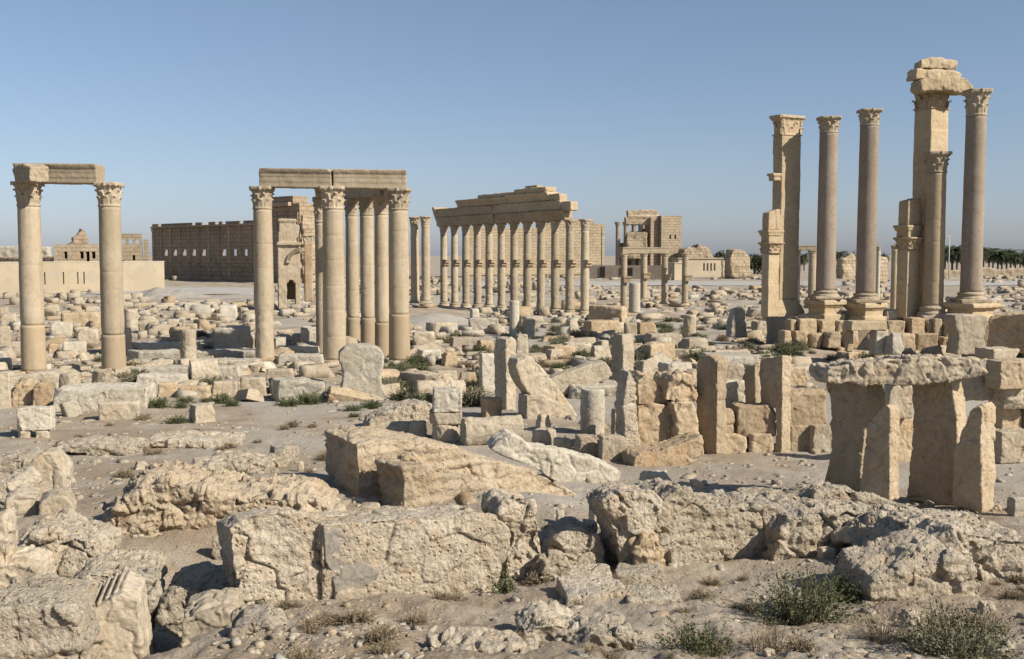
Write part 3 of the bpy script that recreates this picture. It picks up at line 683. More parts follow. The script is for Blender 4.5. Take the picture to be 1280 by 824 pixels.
# ------------------------------------------------------------------ monuments of the middle distance
# pair of columns at far left carrying one beam
gA = 'tall columns at the left under broken beams'
column('tall limestone column at the far left edge, lower part mended darker, carrying a short beam', 43, 473, 228, 50.2, 29.5, gA, repair=.235, capfrac=.125, basefrac=.04, taper=.88, drums=2)
column('tall limestone column under the right end of the short far left beam, foot mended brown', 143, 479, 229, 50.2, 29.0, gA, repair=.175, capfrac=.12, basefrac=.07, taper=.88, drums=2)
pa, pb = P(24, 229.5, 50.3), P(126.5, 230.5, 50.3)
moulded_beam('stone_beam', 'short weathered stone beam bridging the two columns at the far left', pa, pb, .93, .95, None, cat='stone beam', amp=.018, crack=.008, chips=3)
outline('stone_beam', 'broken dark stump of a beam jutting forward over the far left column', 'stone beam', [(14, 212), (19, 207), (30, 205), (37, 208), (37, 227), (19, 228), (17, 220)], 49.0, .9, -42, 'column', amp=.06, freq=2, crack=.04, sink=0)
# group of columns under a long beam
column('tall limestone column under the left end of the long beam, lower half chewed', 331.5, 460, 234, 55.9, 25.5, gA, eaten=(0.1, 3.0, .07), capfrac=.125, basefrac=.035, taper=.88)
column('thick limestone column under the middle of the long beam, beside three slimmer columns', 418.5, 460, 234, 55.9, 29, gA, capfrac=.125, basefrac=.05, taper=.88, drums=5)
column('thick limestone column under the right end of the long beam, lower third mended dark', 499.5, 456, 236, 56.4, 26.5, gA, repair=.26, capfrac=.125, basefrac=.03, taper=.9)
column('dark slim column almost hidden behind the left side of the thick middle column', 403.5, 448, 247, 60.5, 16, gA, capfrac=.16, basefrac=.02, taper=.95)
column('slim column directly right of the thick middle column, first of three behind the long beam', 441.5, 446, 248, 65.6, 17, gA, repair=.24, capfrac=.115, basefrac=.01, taper=.92)
column('slim column in the middle of the three standing behind the long beam', 460, 447, 247, 62.8, 18.2, gA, repair=.24, capfrac=.115, basefrac=.01, taper=.92)
column('slim column, last of three behind the long beam, next to the thick right column', 478, 453, 245, 60, 18.6, gA, repair=.21, capfrac=.115, basefrac=.03, taper=.9)
pa, pm, pb = P(326.5, 234.5, 55.9), P(416.5, 235.8, 56.0), P(508, 236.8, 56.5)
lb = thing('long_beam', 'long two piece stone beam on the group of tall columns left of centre', 'stone beam', (pa + pb) / 2)
for q0, q1, n_ in ((pa, pm - Vector((.02, 0, 0)), 3), (pm + Vector((.02, 0, 0)), pb, 4)):
    o = moulded_beam('beam_piece', None, q0, q1, 1.0, 1.0, cat=None, amp=.016, crack=.008, chips=n_); o.parent = lb; o.location = o.location - lb.location
pc, pd = P(436, 248.5, 66.4), P(484, 245.5, 59.2)
moulded_beam('stone_beam', 'shaded inner beam over the three slim columns behind the long beam', pc, pd, .7, .9, cat='stone beam', amp=.025)
moulded_beam('stone_beam', 'shaded cross beam running back from the thick middle column over the dark slim column', P(405, 246, 57.0), P(403, 247, 61.4), .6, .8, cat='stone beam', amp=.025)
moulded_beam('stone_beam', 'shaded cross beam running back from the thick right column to the inner beam', P(497, 246, 57.2), P(487, 246, 59.6), .6, .8, cat='stone beam', amp=.025)
# two plain columns beyond
column('slim free column, left of the two between the long beam and the central colonnade', 519, 379, 272, 112, 11.4, 'pair of columns before the colonnade', capfrac=.10, basefrac=.03, drums=6, taper=.93, eaten=(.2, 8, .03))
column('slim plain topped column, right one of the two just left of the central colonnade', 532.5, 379.5, 271, 110.5, 11.8, 'pair of columns before the colonnade', capfrac=.10, basefrac=.03, drums=6, taper=.93, eaten=(.2, 8, .03))
# ruined arch behind the left beam column
am = thing('arch_stump', 'pale carved stump of an arch with a dark niche, right of the chewed column', 'arch', P(362, 375, 118), math.radians(14))
ka = 118 / F
bm = bmesh.new(); w_ = 27 * ka
for xa, xb, za, zb in ((-w_ / 2, -3.3 * ka, -1, 25 * ka), (7.2 * ka, w_ / 2, -1, 25 * ka), (-w_ / 2, w_ / 2, 24.5 * ka, 68 * ka)): add_box(bm, ((xa + xb) / 2, 1.3, (za + zb) / 2), (xb - xa, 2.6, zb - za))
for xa, xb in ((-3.4, -.6), (4.6, 7.3)): add_box(bm, ((xa + xb) / 2 * ka, 1.3, 23 * ka), ((xb - xa) * ka, 2.6, 4 * ka))
add_box(bm, (0, 1.25, 70 * ka), (w_ * 1.12, 3.1, 3.4 * ka)); add_box(bm, (-1.4 * ka, 1.4, 78 * ka), (22 * ka, 2.4, 13 * ka)); add_box(bm, (-1.2 * ka, 1.3, 90 * ka), (20 * ka, 2.2, 12 * ka)); add_box(bm, (-1.4 * ka, 1.3, 99 * ka), (23 * ka, 2.5, 4 * ka)); add_box(bm, (9 * ka, 1.2, 86 * ka), (8 * ka, 2.0, 16 * ka), ry=.12)
me = remesh(bm, .10, 1); weather(me, 61, .05, 1.2, 4, crack=.03); link('pier', me, 'column', am)
link('niche_back', boxes_mesh([((1.9 * ka, 2.35, 12 * ka), (11 * ka, .4, 25 * ka))]), 'ochre', am)
bm = bmesh.new()
for q in range(9):
    a = math.pi * (.5 + q * .055 * 1.0) ; R_ = 17 * ka
    add_box(bm, (13 * ka + R_ * math.cos(a) + 3 * ka, -.12, 46 * ka + R_ * math.sin(a)), (.55, .3, .42), ry=-(a - math.pi / 2))
link('arch_moulding', tomesh(bm), 'column', am)
pil = thing('pilaster_stump', 'narrow carved pilaster standing against the arch stump on its right side', 'pilaster', P(386, 376, 120), math.radians(14))
ka = 120 / F; bm = bmesh.new(); add_box(bm, (0, 0, 36 * ka), (10.5 * ka, 1.1, 74 * ka)); me = remesh(bm, .1, 1); weather(me, 63, .04, 1.2, 4, crack=.03); link('shaft', me, 'ochre', pil)
link('capital', corinthian_capital(5.2 * ka, 9 * ka, 44, square=True, vox=.07), 'column', pil, (0, 0, 73 * ka))
# central colonnade: twelve columns with brackets under a heavy stepped entablature
CA, CB = P(555, 384, 127), P(730.8, 396.5, 105)
names12 = ['first', 'second', 'third', 'fourth', 'fifth', 'sixth', 'seventh', 'eighth', 'ninth', 'tenth', 'eleventh', 'twelfth']
H12 = 9.85; shafts = {}
grz = math.atan2((CB - CA).y, (CB - CA).x)
for i in range(12):
    q = i / 11; B = CA.lerp(CB, q); r = .465
    t = thing('colonnade_column', f'{names12[i]} column from the left of the central colonnade' + (', standing free at its right end' if i == 11 else ', with a bracket half way up'), 'column', B, grz, 'columns of the central colonnade')
    v = i % 3
    if v not in shafts: shafts[v] = (attic_base(r, .62, 200 + v), shaft_mesh(r, r * .86, H12 - .62 - 1.15, 210 + v, amp=.02, drums=6, step=.2, seg=36, eaten=(.1, 2.2, .05)), corinthian_capital(r * .86, 1.15, 40 + v, vox=.06, amp=.02))
    a, b, c = shafts[v]
    link('base', a, 'column', t); s_ = link('shaft', b, 'column', t, (0, 0, .62), random.random() * 6); link('capital', c, 'column', t, (0, 0, H12 - 1.15))
    bm = bmesh.new(); add_prism(bm, [(-.34, -.42, -.42), (.34, -.42, -.42), (.34, -.42, .1), (-.34, -.42, .1)], (0, -.25, .25)); add_box(bm, (0, -.58, .22), (.66, .6, .26)); add_box(bm, (0, -.58, .39), (.78, .72, .1))
    bmesh.ops.remove_doubles(bm, verts=bm.verts, dist=1e-5)
    for v_ in bm.verts: v_.co.x *= 1
    br = link('bracket', tomesh(bm), 'ochre', t, (0, 0, 5.35)); br.rotation_euler = (0, 0, math.pi / 2 if i != 11 else math.pi / 2)
un = (CB - CA).normalized(); zt = Vector((0, 0, H12))
ent = thing('colonnade_entablature', 'heavy stepped stone entablature lying along the central colonnade, shaded face and broken ends', 'entablature', CA.lerp(CB, .42) + zt, grz)
kx = (CB - CA).length
def entp(name, q0, q1, z0, h, dep, bands, seed, chips=2, mat='pier', amp=.04):
    o = moulded_beam(name, None, CA.lerp(CB, q0) + zt + Vector((0, 0, z0)), CA.lerp(CB, q1) + zt + Vector((0, 0, z0)), h, dep, mat=mat, bands=bands, vox=.075, amp=amp, crack=.03, chips=chips, seed=seed)
    o.parent = ent; loc = o.location.copy(); o.rotation_euler = (0, 0, o.rotation_euler.z - grz); o.location = Matrix.Rotation(-grz, 3, 'Z') @ (loc - ent.location)
ab = ((0, 0), (.34, 0), (.34, .05), (.68, .05), (.68, .1), (.84, .16), (1, .2)); cb = ((0, 0), (.35, 0), (.45, .06), (.6, .2), (.72, .24), (.85, .33), (1, .36))
entp('architrave', -.03, .425, 0, 1.05, 1.1, ab, 301); entp('architrave', .427, .90, 0, 1.05, 1.1, ab, 302, mat='ochre')
entp('frieze', -.035, .42, 1.06, 1.0, 1.05, ((0, .05), (.8, .05), (1, .2)), 303, 3); entp('frieze', .42, .875, 1.06, 1.0, 1.05, ((0, .05), (.8, .05), (1, .2)), 304, 1)
entp('cornice', .14, .52, 2.08, .85, 1.0, cb, 305, 3); entp('cornice', .52, .80, 2.08, .95, 1.0, cb, 306, 2)
entp('cornice', .30, .58, 2.9, .42, .9, ((0, .3), (.5, .5), (1, .5)), 307, 3); entp('cornice', .58, .79, 3.0, .55, .9, ((0, .3), (.5, .5), (1, .5)), 308, 3)
entp('loose_block', .64, .72, 3.5, .35, .8, ((0, 0), (1, 0)), 309, 3); entp('broken_end', .80, .868, 2.0, .75, .9, ((0, 0), (.5, .3), (1, .1)), 310, 4); entp('broken_end', .872, .935, .95, .95, .9, ((0, 0), (1, 0)), 311, 3)
entp('broken_end', -.045, -.02, .8, 1.5, 1.0, ((0, 0), (1, .3)), 312, 3)
# four slim columns with one lintel in the right middle distance
s4 = 'slim columns under a lintel right of the colonnade'
for x, yb, yt, w_, D_, l in ((779.5, 386, 317, 8.3, 121, 'leftmost'), (804.5, 376, 317, 8.6, 131, 'second from left'), (830.5, 380, 317, 8.2, 127, 'third from left'), (856, 382, 317, 8.4, 125, 'rightmost')):
    t = column(f'slim bracketed column, {l} of the four short ones right of the colonnade', x, yb, yt, D_, w_, s4, capfrac=.07, basefrac=.05, drums=3, taper=.95)
    H_ = (yb - yt) * D_ / F; bm = bmesh.new(); add_box(bm, (.32, -.25, 0), (.75, .8, .55)); add_box(bm, (.36, -.27, .34), (.9, .9, .16)); link('bracket', tomesh(bm), 'ochre', t, (0, 0, H_ * .52))
moulded_beam('lintel', 'pale stone lintel spanning three of the short columns right of the colonnade', P(776, 317, 125), P(834, 317, 127.5), .75, .8, cat='lintel', amp=.03)
column('broken whitish column stump in front of the four short columns', 793, 391, 354, 96, 14.5, None, mat='white', cap=False, basefrac=0, drums=0, taper=.97, cat='column stump', name='column_stump')
# thin distant columns glimpsed between the right piers
column('pale column under a lintel end seen just right of the left tall pier', 1014.5, 374, 313, 118, 9.5, None, mat='pale', capfrac=.08, basefrac=.05, drums=2, taper=.95)
moulded_beam('lintel', 'small pale lintel end resting on the column beside the left tall pier', P(994, 313, 118), P(1019, 313, 118), .55, .8, cat='lintel', amp=.03)
column('thin whitish column glimpsed behind the right edge of the left tall pier', 997, 378, 313, 119, 5, None, mat='white', capfrac=.05, basefrac=.04, drums=2, taper=.97)
column('slim shaded column just left of the right arch pier', 1117, 392, 307, 84, 9, None, mat='pier', capfrac=.06, basefrac=.03, drums=2, taper=.97)
column('thin column top with a flat slab glimpsed right of the second granite column', 1096.5, 385, 308, 110, 5, None, mat='white', capfrac=.08, basefrac=.04, drums=2, taper=.97)

# ------------------------------------------------------------------ right group: two ashlar piers, three granite columns, on a low podium
def stacked_shaft(w, d, hs, seed, taper=1.0, amp=.012, vox=.045):
    bm = bmesh.new(); rng = random.Random(seed); z = 0
    for i, h in enumerate(hs):
        k = rng.uniform(.975, 1.0); add_box(bm, (rng.uniform(-.012, .012), rng.uniform(-.012, .012), z + h / 2), (w * k, d * k, h - .012)); z += h
    bm2 = bm; add_box(bm, (0, 0, z / 2), (w * .93, d * .93, z))
    me = remesh(bm, vox, 0); weather(me, seed, amp, 1.6, 4, crack=.008); return me
def square_base(w, d, h, seed):
    bm = bmesh.new()
    for z0, z1, k0, k1 in ((0, .28, 1.5, 1.5), (.28, .42, 1.42, 1.42), (.42, .6, 1.32, 1.32), (.6, .8, 1.24, 1.12), (.8, 1.0, 1.1, 1.0)):
        add_box(bm, (0, 0, (z0 + z1) / 2 * h), (w * k0, d * k0, (z1 - z0) * h), top=k1 / k0)
    me = remesh(bm, .045, 1); weather(me, seed, .02, 2, 4, crack=.01); return me
def pier(label, xl, xc, xr, yb, ytop, D, blocks, seed, capfrac):
    """square pier: left face spans xl..xc, front face xc..xr"""
    k = D / F; yaw = math.radians(27); W = (xr - xl) * k
    w = (xr - xc) * k / .78; d = (xc - xl) * k / .68
    B = P((xl + xr) / 2, yb, D); H = (yb - ytop) * k
    t = thing('ashlar_pier', label, 'pier', B, math.radians(27) * 0 + yaw, 'tall ashlar piers at the right'); hc = H * capfrac; hb = H * .085
    link('base', square_base(w, d, hb, seed), 'pier', t)
    hs = [(H - hc - hb) / blocks] * blocks
    link('shaft', stacked_shaft(w, d, hs, seed), 'pier', t, (0, 0, hb))
    link('capital', corinthian_capital(w * .5, hc, seed, square=True, vox=.035, amp=.02), 'ochre', t, (0, 0, H - hc)).scale = (1, min(1.1, d / w), 1)
    return t, w, H, k
p1, w1, h1, k1 = pier('tall square ashlar pier with a carved capital, left of the three granite columns', 962, 973.5, 997.5, 395, 148, 65, 9, 401, .10)
bm = bmesh.new(); add_box(bm, (0, 0, 0), (.62, .5, .3)); add_box(bm, (-.02, 0, .22), (.78, .62, .16)); me = remesh(bm, .04, 1); weather(me, 402, .03, 3, 3); link('bracket', me, 'ochre', p1, (-w1 * .5 - .22, -.1, (395 - 225) * k1))
def arch_pier(label, x0, x1, yb, yc0, yc1, ytop, D, seed):
    """lower pilaster of a vanished arch: pilaster, capital, cornice and the first curved voussoirs leaning right"""
    k = D / F; yaw = math.radians(27); W = (x1 - x0) * k; w = W / (math.cos(yaw) + .75 * math.sin(yaw)); d = w * .75
    t = thing('arch_pier', label, 'arch pier', P((x0 + x1) / 2, yb, D), yaw); z = lambda y: (yb - y) * k
    link('shaft', stacked_shaft(w, d, [z(yc1) / 4] * 4, seed), 'pier', t)
    link('capital', corinthian_capital(w * .5, z(yc0) - z(yc1), seed, square=True, vox=.035), 'ochre', t, (0, 0, z(yc1)))
    zc = z(yc0); bm = bmesh.new(); hh = .52; add_box(bm, (0, 0, zc + hh * .4), (w * 1.1, d * 1.1, hh * .8)); add_box(bm, (0, 0, zc + hh * .95), (w * 1.28, d * 1.28, hh * .35)); add_box(bm, (0, 0, zc + hh * 1.25), (w * 1.45, d * 1.4, hh * .3))
    me = remesh(bm, .035, 1); weather(me, seed, .015, 3, 3); link('cornice', me, 'pier', t)
    z1 = zc + hh * 1.42; z2 = z(ytop); bm = bmesh.new(); hh2 = z2 - z1
    left = [(-w * .52, z1), (-w * .53, z1 + hh2 * .5), (-w * .5, z2 - .22)]; right = [(w * .42, z2), (w * .52, z1 + hh2 * .55), (w * .56, z1)]
    for e0, e1 in ((0.0, 1.0),):
        add_prism(bm, [(x, -d * .45, zz) for x, zz in left + right], (0, d * .9, 0))
    for b_ in (.1, .45, .8):
        add_prism(bm, [(w * .56 - b_ * w * .25 + .05, -d * .5, z1), (w * .56 - b_ * w * .25 - .1, -d * .5, z1), (w * .50 - b_ * w * .25 - .1, -d * .5, z1 + hh2 * .55), (w * .40 - b_ * w * .25 - .1, -d * .5, z2 - .05), (w * .40 - b_ * w * .25 + .05, -d * .5, z2 - .02), (w * .50 - b_ * w * .25 + .05, -d * .5, z1 + hh2 * .55)], (0, d, 0))
    me = remesh(bm, .035, 0); weather(me, seed + 3, .012, 3, 3); link('arch_springer', me, 'ochre', t)
    return t
arch_pier('shorter arch pier with curved springing stones against the left tall pier', 951, 973, 396, 303, 317, 262, 64.0, 411)
def granite(label, x, yb, ycol, ytop, D, wpx, pedl, pedr, capf, seed):
    k = D / F; t = column(label, x, ycol, ytop, D, wpx, 'grey granite columns on pedestals', mat='granite', capfrac=capf, basefrac=.05, drums=0, taper=.93, capw=.98, seed=seed)
    B = P(x, yb, D); h = (yb - ycol) * k; w = (pedr - pedl) * k / 1.32; bm = bmesh.new()
    add_box(bm, (0, 0, .15 * h), (w * .98, w * .98, .3 * h)); add_box(bm, (0, 0, .42 * h), (w * .8, w * .8, .5 * h)); add_box(bm, (0, 0, .7 * h), (w * .9, w * .9, .14 * h)); add_box(bm, (0, 0, .84 * h), (w * 1.05, w * 1.05, .2 * h)); add_box(bm, (0, 0, .95 * h), (w * .98, w * .98, .1 * h))
    me = remesh(bm, .04, 1); weather(me, seed, .025, 1.8, 4, crack=.015); o = link('pedestal', me, 'pier', t, (0, 0, -h), math.radians(27)); return t
granite('grey granite column, left of the two plain ones standing between the tall piers', 1031.5, 400, 374, 149, 63.7, 23.5, 1007, 1054, .09, 421)
granite('slightly taller grey granite column, right of the two plain ones between the tall piers', 1081.5, 402, 378, 140, 63.5, 24, 1054, 1104, .085, 425)
granite('tallest grey granite column at far right carrying the end of the broken beam', 1213, 402, 378, 116, 62, 25.5, 1183, 1246, .125, 430)
p4, w4, h4, k4 = pier('tallest square ashlar pier, topped by stacked broken beams, at the right', 1136, 1154, 1178, 394, 113, 65, 9, 441, .10)
c4 = column('half height engaged limestone column with a leafy capital in front of the tallest pier', 1165, 400, 192, 62.9, 25.5, None, mat='pier', capfrac=.125, basefrac=.09, drums=5, taper=.93)
arch_pier('shorter arch pier with curved springing stones against the tallest pier', 1120, 1148, 397, 297, 312, 248, 63.6, 451)
outline('beam_fragment', 'lower broken beam lying from the tallest pier to the granite column at far right', 'beam fragment', [(1151, 101), (1157, 97), (1172, 96), (1196, 95), (1209, 98), (1216, 106), (1217, 115), (1203, 117), (1188, 113), (1152, 114)], 63.4, 1.0, 14, 'pier', amp=.06, freq=1.6, crack=.05, sink=0)
outline('beam_fragment', 'middle slab of the broken stack on top of the tallest pier', 'beam fragment', [(1144, 99), (1146, 86), (1153, 85), (1180, 86), (1196, 89), (1206, 93), (1200, 99), (1170, 98)], 63.6, 1.0, 12, 'pier', amp=.06, freq=1.6, crack=.05, sink=0)
outline('beam_fragment', 'topmost small block of the broken stack on top of the tallest pier', 'beam fragment', [(1151, 85), (1152, 75), (1164, 71), (1180, 72), (1197, 76), (1196, 87), (1180, 86)], 63.8, .8, 12, 'pier', amp=.06, freq=1.8, crack=.05, sink=0)
# podium of blocks under the right group
def row(label, cat, x0, x1, yt, yb, n, mat, seed, D=None, yaw=25, group=None, name='podium_block', dm=.8, jitter=.48):
    rng = random.Random(seed); cuts = [0]
    for i in range(n): cuts.append(cuts[-1] + 1 + rng.uniform(-jitter, jitter))
    for i in range(n):
        a = x0 + (x1 - x0) * cuts[i] / cuts[-1]; b = x0 + (x1 - x0) * cuts[i + 1] / cuts[-1]
        block(name, label, a, b - .4, yt + rng.uniform(-2.5, 3.5), yb + rng.uniform(-.8, .8), yaw=yaw + rng.uniform(-9, 9), mat=mat, D=None if D is None else D + rng.uniform(-.25, .25), group=group, cat=cat, dm=dm, sink=.15, chips=rng.choice([1, 2, 3]))
row('rounded podium block in the upper course below the granite columns', 'stone block', 984, 1060, 399, 416, 4, 'pier', 1, D=61.5, group='upper podium blocks', yaw=8)
row('rounded podium block in the upper course below the tallest pier', 'stone block', 1108, 1200, 400, 421, 5, 'ochre', 2, D=61.2, group='upper podium blocks right', yaw=8)
row('squared block of the dark lower podium course below the granite columns', 'stone block', 975, 1075, 416, 434, 5, 'ochre', 3, D=60.8, group='lower podium blocks', yaw=8)
row('squared block of the lower podium course behind the right altar stone', 'stone block', 1100, 1196, 419, 438, 4, 'ochre', 4, D=60.6, group='lower podium blocks right', yaw=6)
row('flat white paving slab at the foot of the right tall columns', 'stone slab', 1000, 1190, 391, 400, 8, 'white', 5, D=63.8, group='podium paving', yaw=10, dm=1.5)
# filling earth of the podium
o = outline('podium', 'long earth and rubble podium beneath the right tall columns', 'podium', [(1003, 405), (1100, 405), (1300, 400), (1380, 400), (1380, 450), (1003, 446)], 62.0, 9, 0, 'earth', amp=.12, freq=.7, crack=.04, vox=.16)
# street lamp
sl = thing('street_lamp', 'thin pale street lamp standing between the tallest pier and the granite column at far right', 'street lamp', P(1185.5, 349, 230))
bm = bmesh.new(); add_lathe(bm, [(.12, 0), (.09, 9.4)], 10); link('pole', tomesh(bm, smooth=True), 'metal', sl)
bm = bmesh.new(); add_box(bm, (-.35, 0, 9.5), (1.1, .4, .22), ry=-.15); link('lamp_head', tomesh(bm), 'metal', sl)

# ------------------------------------------------------------------ middle ground stones, left to right
B_ = block
B_('stone_block', 'pale tall block cut by the left edge at the foot of the far left column', -8, 13, 467, 512, yaw=20, mat='pale', depth=.8)
outline('boulder', 'rounded ochre boulder, left one of two under the far left column', 'boulder', [(13, 513), (15, 490), (23, 478), (35, 476), (41, 490), (42, 513)], 38.6, 1.3, 18, 'ochre', amp=.06, freq=1.8, crack=.04)
outline('boulder', 'rounded ochre boulder, right one of two under the far left column', 'boulder', [(41, 514), (42, 487), (49, 478), (59, 479), (66, 494), (66, 514)], 38.4, 1.3, 18, 'ochre', amp=.06, freq=1.8, crack=.04)
outline('flat_slab', 'broad pale tilted slab under the far left column', 'stone slab', [(18, 480), (30, 470), (60, 466), (84, 471), (92, 488), (66, 488)], 45, 2.0, 10, 'pale', amp=.05, freq=1.4, crack=.03, sink=.4)
B_('flat_slab', 'broad cracked pale slab in front of the second left column', 62, 184, 487, 512, yaw=8, mat='white', dm=2.2)
B_('stone_block', 'white wedge leaning against the broad cracked slab', 76, 103, 500, 521, yaw=40, mat='white', tilt=(0, -20))
B_('stone_block', 'rough pale block in front of the broad cracked slab', 120, 173, 503, 525, yaw=15, mat='pale', depth=.5)
B_('stone_block', 'white flat block resting on two small stones near the left edge', 15, 65, 511, 539, yaw=14, mat='white', depth=.7, D=30.3, sink=0)
B_('support_stone', 'left small support stone under the white flat block', 20, 38, 539, 563, yaw=20, mat='pale', D=30.2)
B_('support_stone', 'right small support stone under the white flat block', 40, 62, 539, 562, yaw=20, mat='pale', D=30.3)
B_('stone_slab', 'long low pale slab behind the row of three ochre blocks', 166, 236, 469, 484, yaw=10, mat='white', depth=.4)
gq = 'row of ochre blocks left of the chewed column'
B_('stone_block', 'squared ochre block, first of the row in front of the drum boulder', 195, 222, 479, 496, yaw=12, mat='ochre', depth=.7)
B_('stone_block', 'longer ochre block, second of the row in front of the drum boulder', 223, 262, 484, 498, yaw=10, mat='ochre', depth=.5)
B_('stone_block', 'rounded pale block, third of the row right of the drum boulder', 262, 297, 478, 496, yaw=10, mat='pale', depth=.6)
B_('stone_block', 'squared pale block at the right end of the row near the chewed column', 297, 333, 473, 495, yaw=15, mat='pale', depth=.6)
B_('drum_boulder', 'big round column drum lying on its side behind the row of ochre blocks', 231, 273, 450, 482, yaw=25, mat='pale', kind='log', depth=.8, cat='column drum')
B_('fluted_stump', 'short fluted column stump standing behind the lying drum', 223, 244, 413, 460, yaw=0, mat='pale', kind='fluted', amp=.025, cat='column stump', sink=.05)
B_('stone_block', 'small rough pale block alone on the bare ground left of centre', 231, 268, 507, 529, yaw=35, mat='pale', depth=1)
B_('pedestal', 'pale square pedestal standing on steps left of the chewed column', 265, 308, 411, 440, yaw=5, mat='white', depth=1.2, cat='pedestal', chips=0)
B_('pedestal', 'second square pedestal standing on steps right of the chewed column', 372, 399, 410, 434, yaw=8, mat='white', depth=1.4, cat='pedestal', chips=0)
for i, (x0, x1, yt, yb) in enumerate(((152, 250, 430, 441), (150, 330, 440, 452), (155, 325, 451, 461), (160, 300, 460, 469), (268, 330, 438, 447), (340, 400, 435, 446), (345, 405, 445, 456))):
    B_('stone_step', ['highest visible step of the old stairway between the left columns', 'long second step of the old stairway between the left columns', 'third step of the old stairway between the left columns', 'lowest step of the old stairway between the left columns', 'short step below the left square pedestal', 'short step below the right square pedestal', 'lower step below the right square pedestal'][i], x0, x1, yt, yb, yaw=3, mat='white', dm=1.3, cat='stone step', sink=.6, chips=1)
B_('column_stump', 'short pale column stump right of the second left column', 153, 170, 387, 415, mat='pale', kind='drum', cat='column stump')
B_('stone_block', 'large pale block, right one of two on the dusty slope left of the chewed column', 270, 297, 382, 400, yaw=12, mat='white')
B_('stone_block', 'smaller pale block, left one of two on the dusty slope left of the chewed column', 254, 270, 386, 398, yaw=12, mat='white')
row('squared block in the short wall course behind the fluted stump', 'stone block', 171, 246, 402, 417, 6, 'pale', 9, group='wall course left', name='wall_block', yaw=8)
B_('altar_stone', 'large waisted white stone with hollow sides standing before the thick columns', 424, 484, 470, 499, yaw=6, mat='white', D=46) if False else None
outline('altar_stone', 'large waisted white stone with hollow sides standing before the thick columns', 'carved stone', [(422, 499), (424, 490), (428, 478), (428, 466), (424, 452), (424, 441), (431, 434), (450, 432), (467, 433), (477, 438), (480, 447), (478, 458), (475, 470), (477, 482), (483, 492), (482, 499)], G(452, 499).y, 1.1, 10, 'white', amp=.05, freq=1.4, crack=.025, sm=4)
B_('stone_block', 'long low rounded white block left of the waisted stone', 334, 407, 476, 502, yaw=8, mat='white', depth=.5)
B_('stone_block', 'rough pale block at the foot of the chewed column behind the long low one', 330, 367, 463, 480, yaw=10, mat='pale', depth=.6)
B_('column_drum', 'pale column drum lying with a dark socket, right of the waisted stone', 517, 584, 476, 503, yaw=12, mat='pale', kind='log', depth=.42, cat='column drum')
outline('carved_log', 'grey bristly carved half drum lying behind the small square capital stack', 'carved stone', [(458, 534), (462, 525), (480, 516), (503, 508), (525, 503), (540, 506), (541, 522), (520, 532), (480, 538)], G(500, 538).y + .6, .9, 18, 'crag', amp=.045, freq=3.2, crack=.05)
B_('stone_block', 'smooth pale lying stone in front of the bristly half drum', 458, 520, 529, 548, yaw=12, mat='pale', kind='log', depth=.45)
B_('stone_block', 'white pointed stone left of the small square capital stack', 505, 538, 528, 550, yaw=25, mat='white', kind='boulder')
B_('column_stump', 'round column stump at the bottom of the square capital stack', 539, 574, 532, 566, mat='pale', kind='drum', cat='column stump', D=29.3)
B_('square_capital', 'flat square slab in the middle of the capital stack on the column stump', 534, 578, 516, 532, yaw=8, mat='pale', depth=.9, D=29.4, sink=0, chips=1, cat='stone slab')
B_('square_capital', 'square pale block on top of the capital stack on the column stump', 537, 578, 488, 516, yaw=8, mat='white', depth=.9, D=29.4, sink=0, chips=1, cat='stone block')
B_('fallen_column', 'long fallen smooth column lying from the capital stack to the right', 574, 656, 521, 557, yaw=20, mat='pale', kind='log', depth=.32, cat='fallen column', chips=1, sink=.05)
B_('upright_slab', 'short upright pale slab left of the tall split post', 598, 620, 442, 490, yaw=20, mat='white', depth=.6)
outline('tall_post', 'tall upright pale post with a shaded left face in the centre', 'upright stone', [(633, 512), (633, 470), (632, 440), (633, 424), (640, 421), (646, 426), (646, 470), (645, 510)], None, .72, 38, 'pale', amp=.02, freq=2.2, crack=.025)
outline('leaning_slab', 'broad pale slab leaning to the right against the tall split post', 'leaning slab', [(645, 458), (648, 450), (656, 446), (664, 444), (675, 457), (690, 475), (705, 494), (720, 512), (723, 519), (692, 523), (678, 515), (664, 498), (650, 476)], None, .8, 22, 'pale', amp=.03, freq=1.7, crack=.025)
B_('stone_block', 'rounded pale stump showing behind the leaning slab and the split post', 640, 663, 419, 448, yaw=15, mat='pale', kind='boulder', D=43)
outline('fallen_beam', 'long pale moulded beam lying tilted upwards to the right behind the leaning slab', 'fallen beam', [(684, 476), (700, 468), (730, 458), (757, 452), (763, 460), (762, 474), (740, 483), (708, 495), (700, 492)], None, .6, 15, 'pale', sink=0, amp=.02, freq=1.8, crack=.02)
outline('upright_post', 'square upright post with shaded left face right of the tilted beam', 'upright stone', [(763, 483), (764, 450), (763, 424), (770, 418), (778, 418), (779, 440), (778, 484)], None, .75, -48, 'pale', amp=.035, freq=2.0, crack=.03)
B_('column_stump', 'stout pale column drum standing before the tilted beam', 726, 757, 487, 543, mat='white', kind='drum', cat='column stump', amp=.012)
B_('stone_block', 'cubic pale block in front of the leaning slab', 647, 688, 494, 524, yaw=24, mat='pale', depth=.8)
B_('stone_block', 'small ochre block left of the cubic pale block', 600, 628, 498, 522, yaw=24, mat='ochre', depth=.8)
B_('stone_block', 'small block with a dark round hollow left of the stout column drum', 668, 690, 519, 540, yaw=24, mat='pale', kind='boulder')
B_('stone_block', 'low pale block right of the fallen smooth column', 664, 696, 538, 560, yaw=22, mat='pale', depth=.8)
B_('stone_block', 'low dark block between the fallen column and the paving wall', 690, 717, 550, 566, yaw=22, mat='pale', kind='boulder')
B_('wall_block', 'left squared block of the low wall at the foot of the stout column drum', 717, 748, 546, 574, yaw=10, mat='pale', depth=.7)
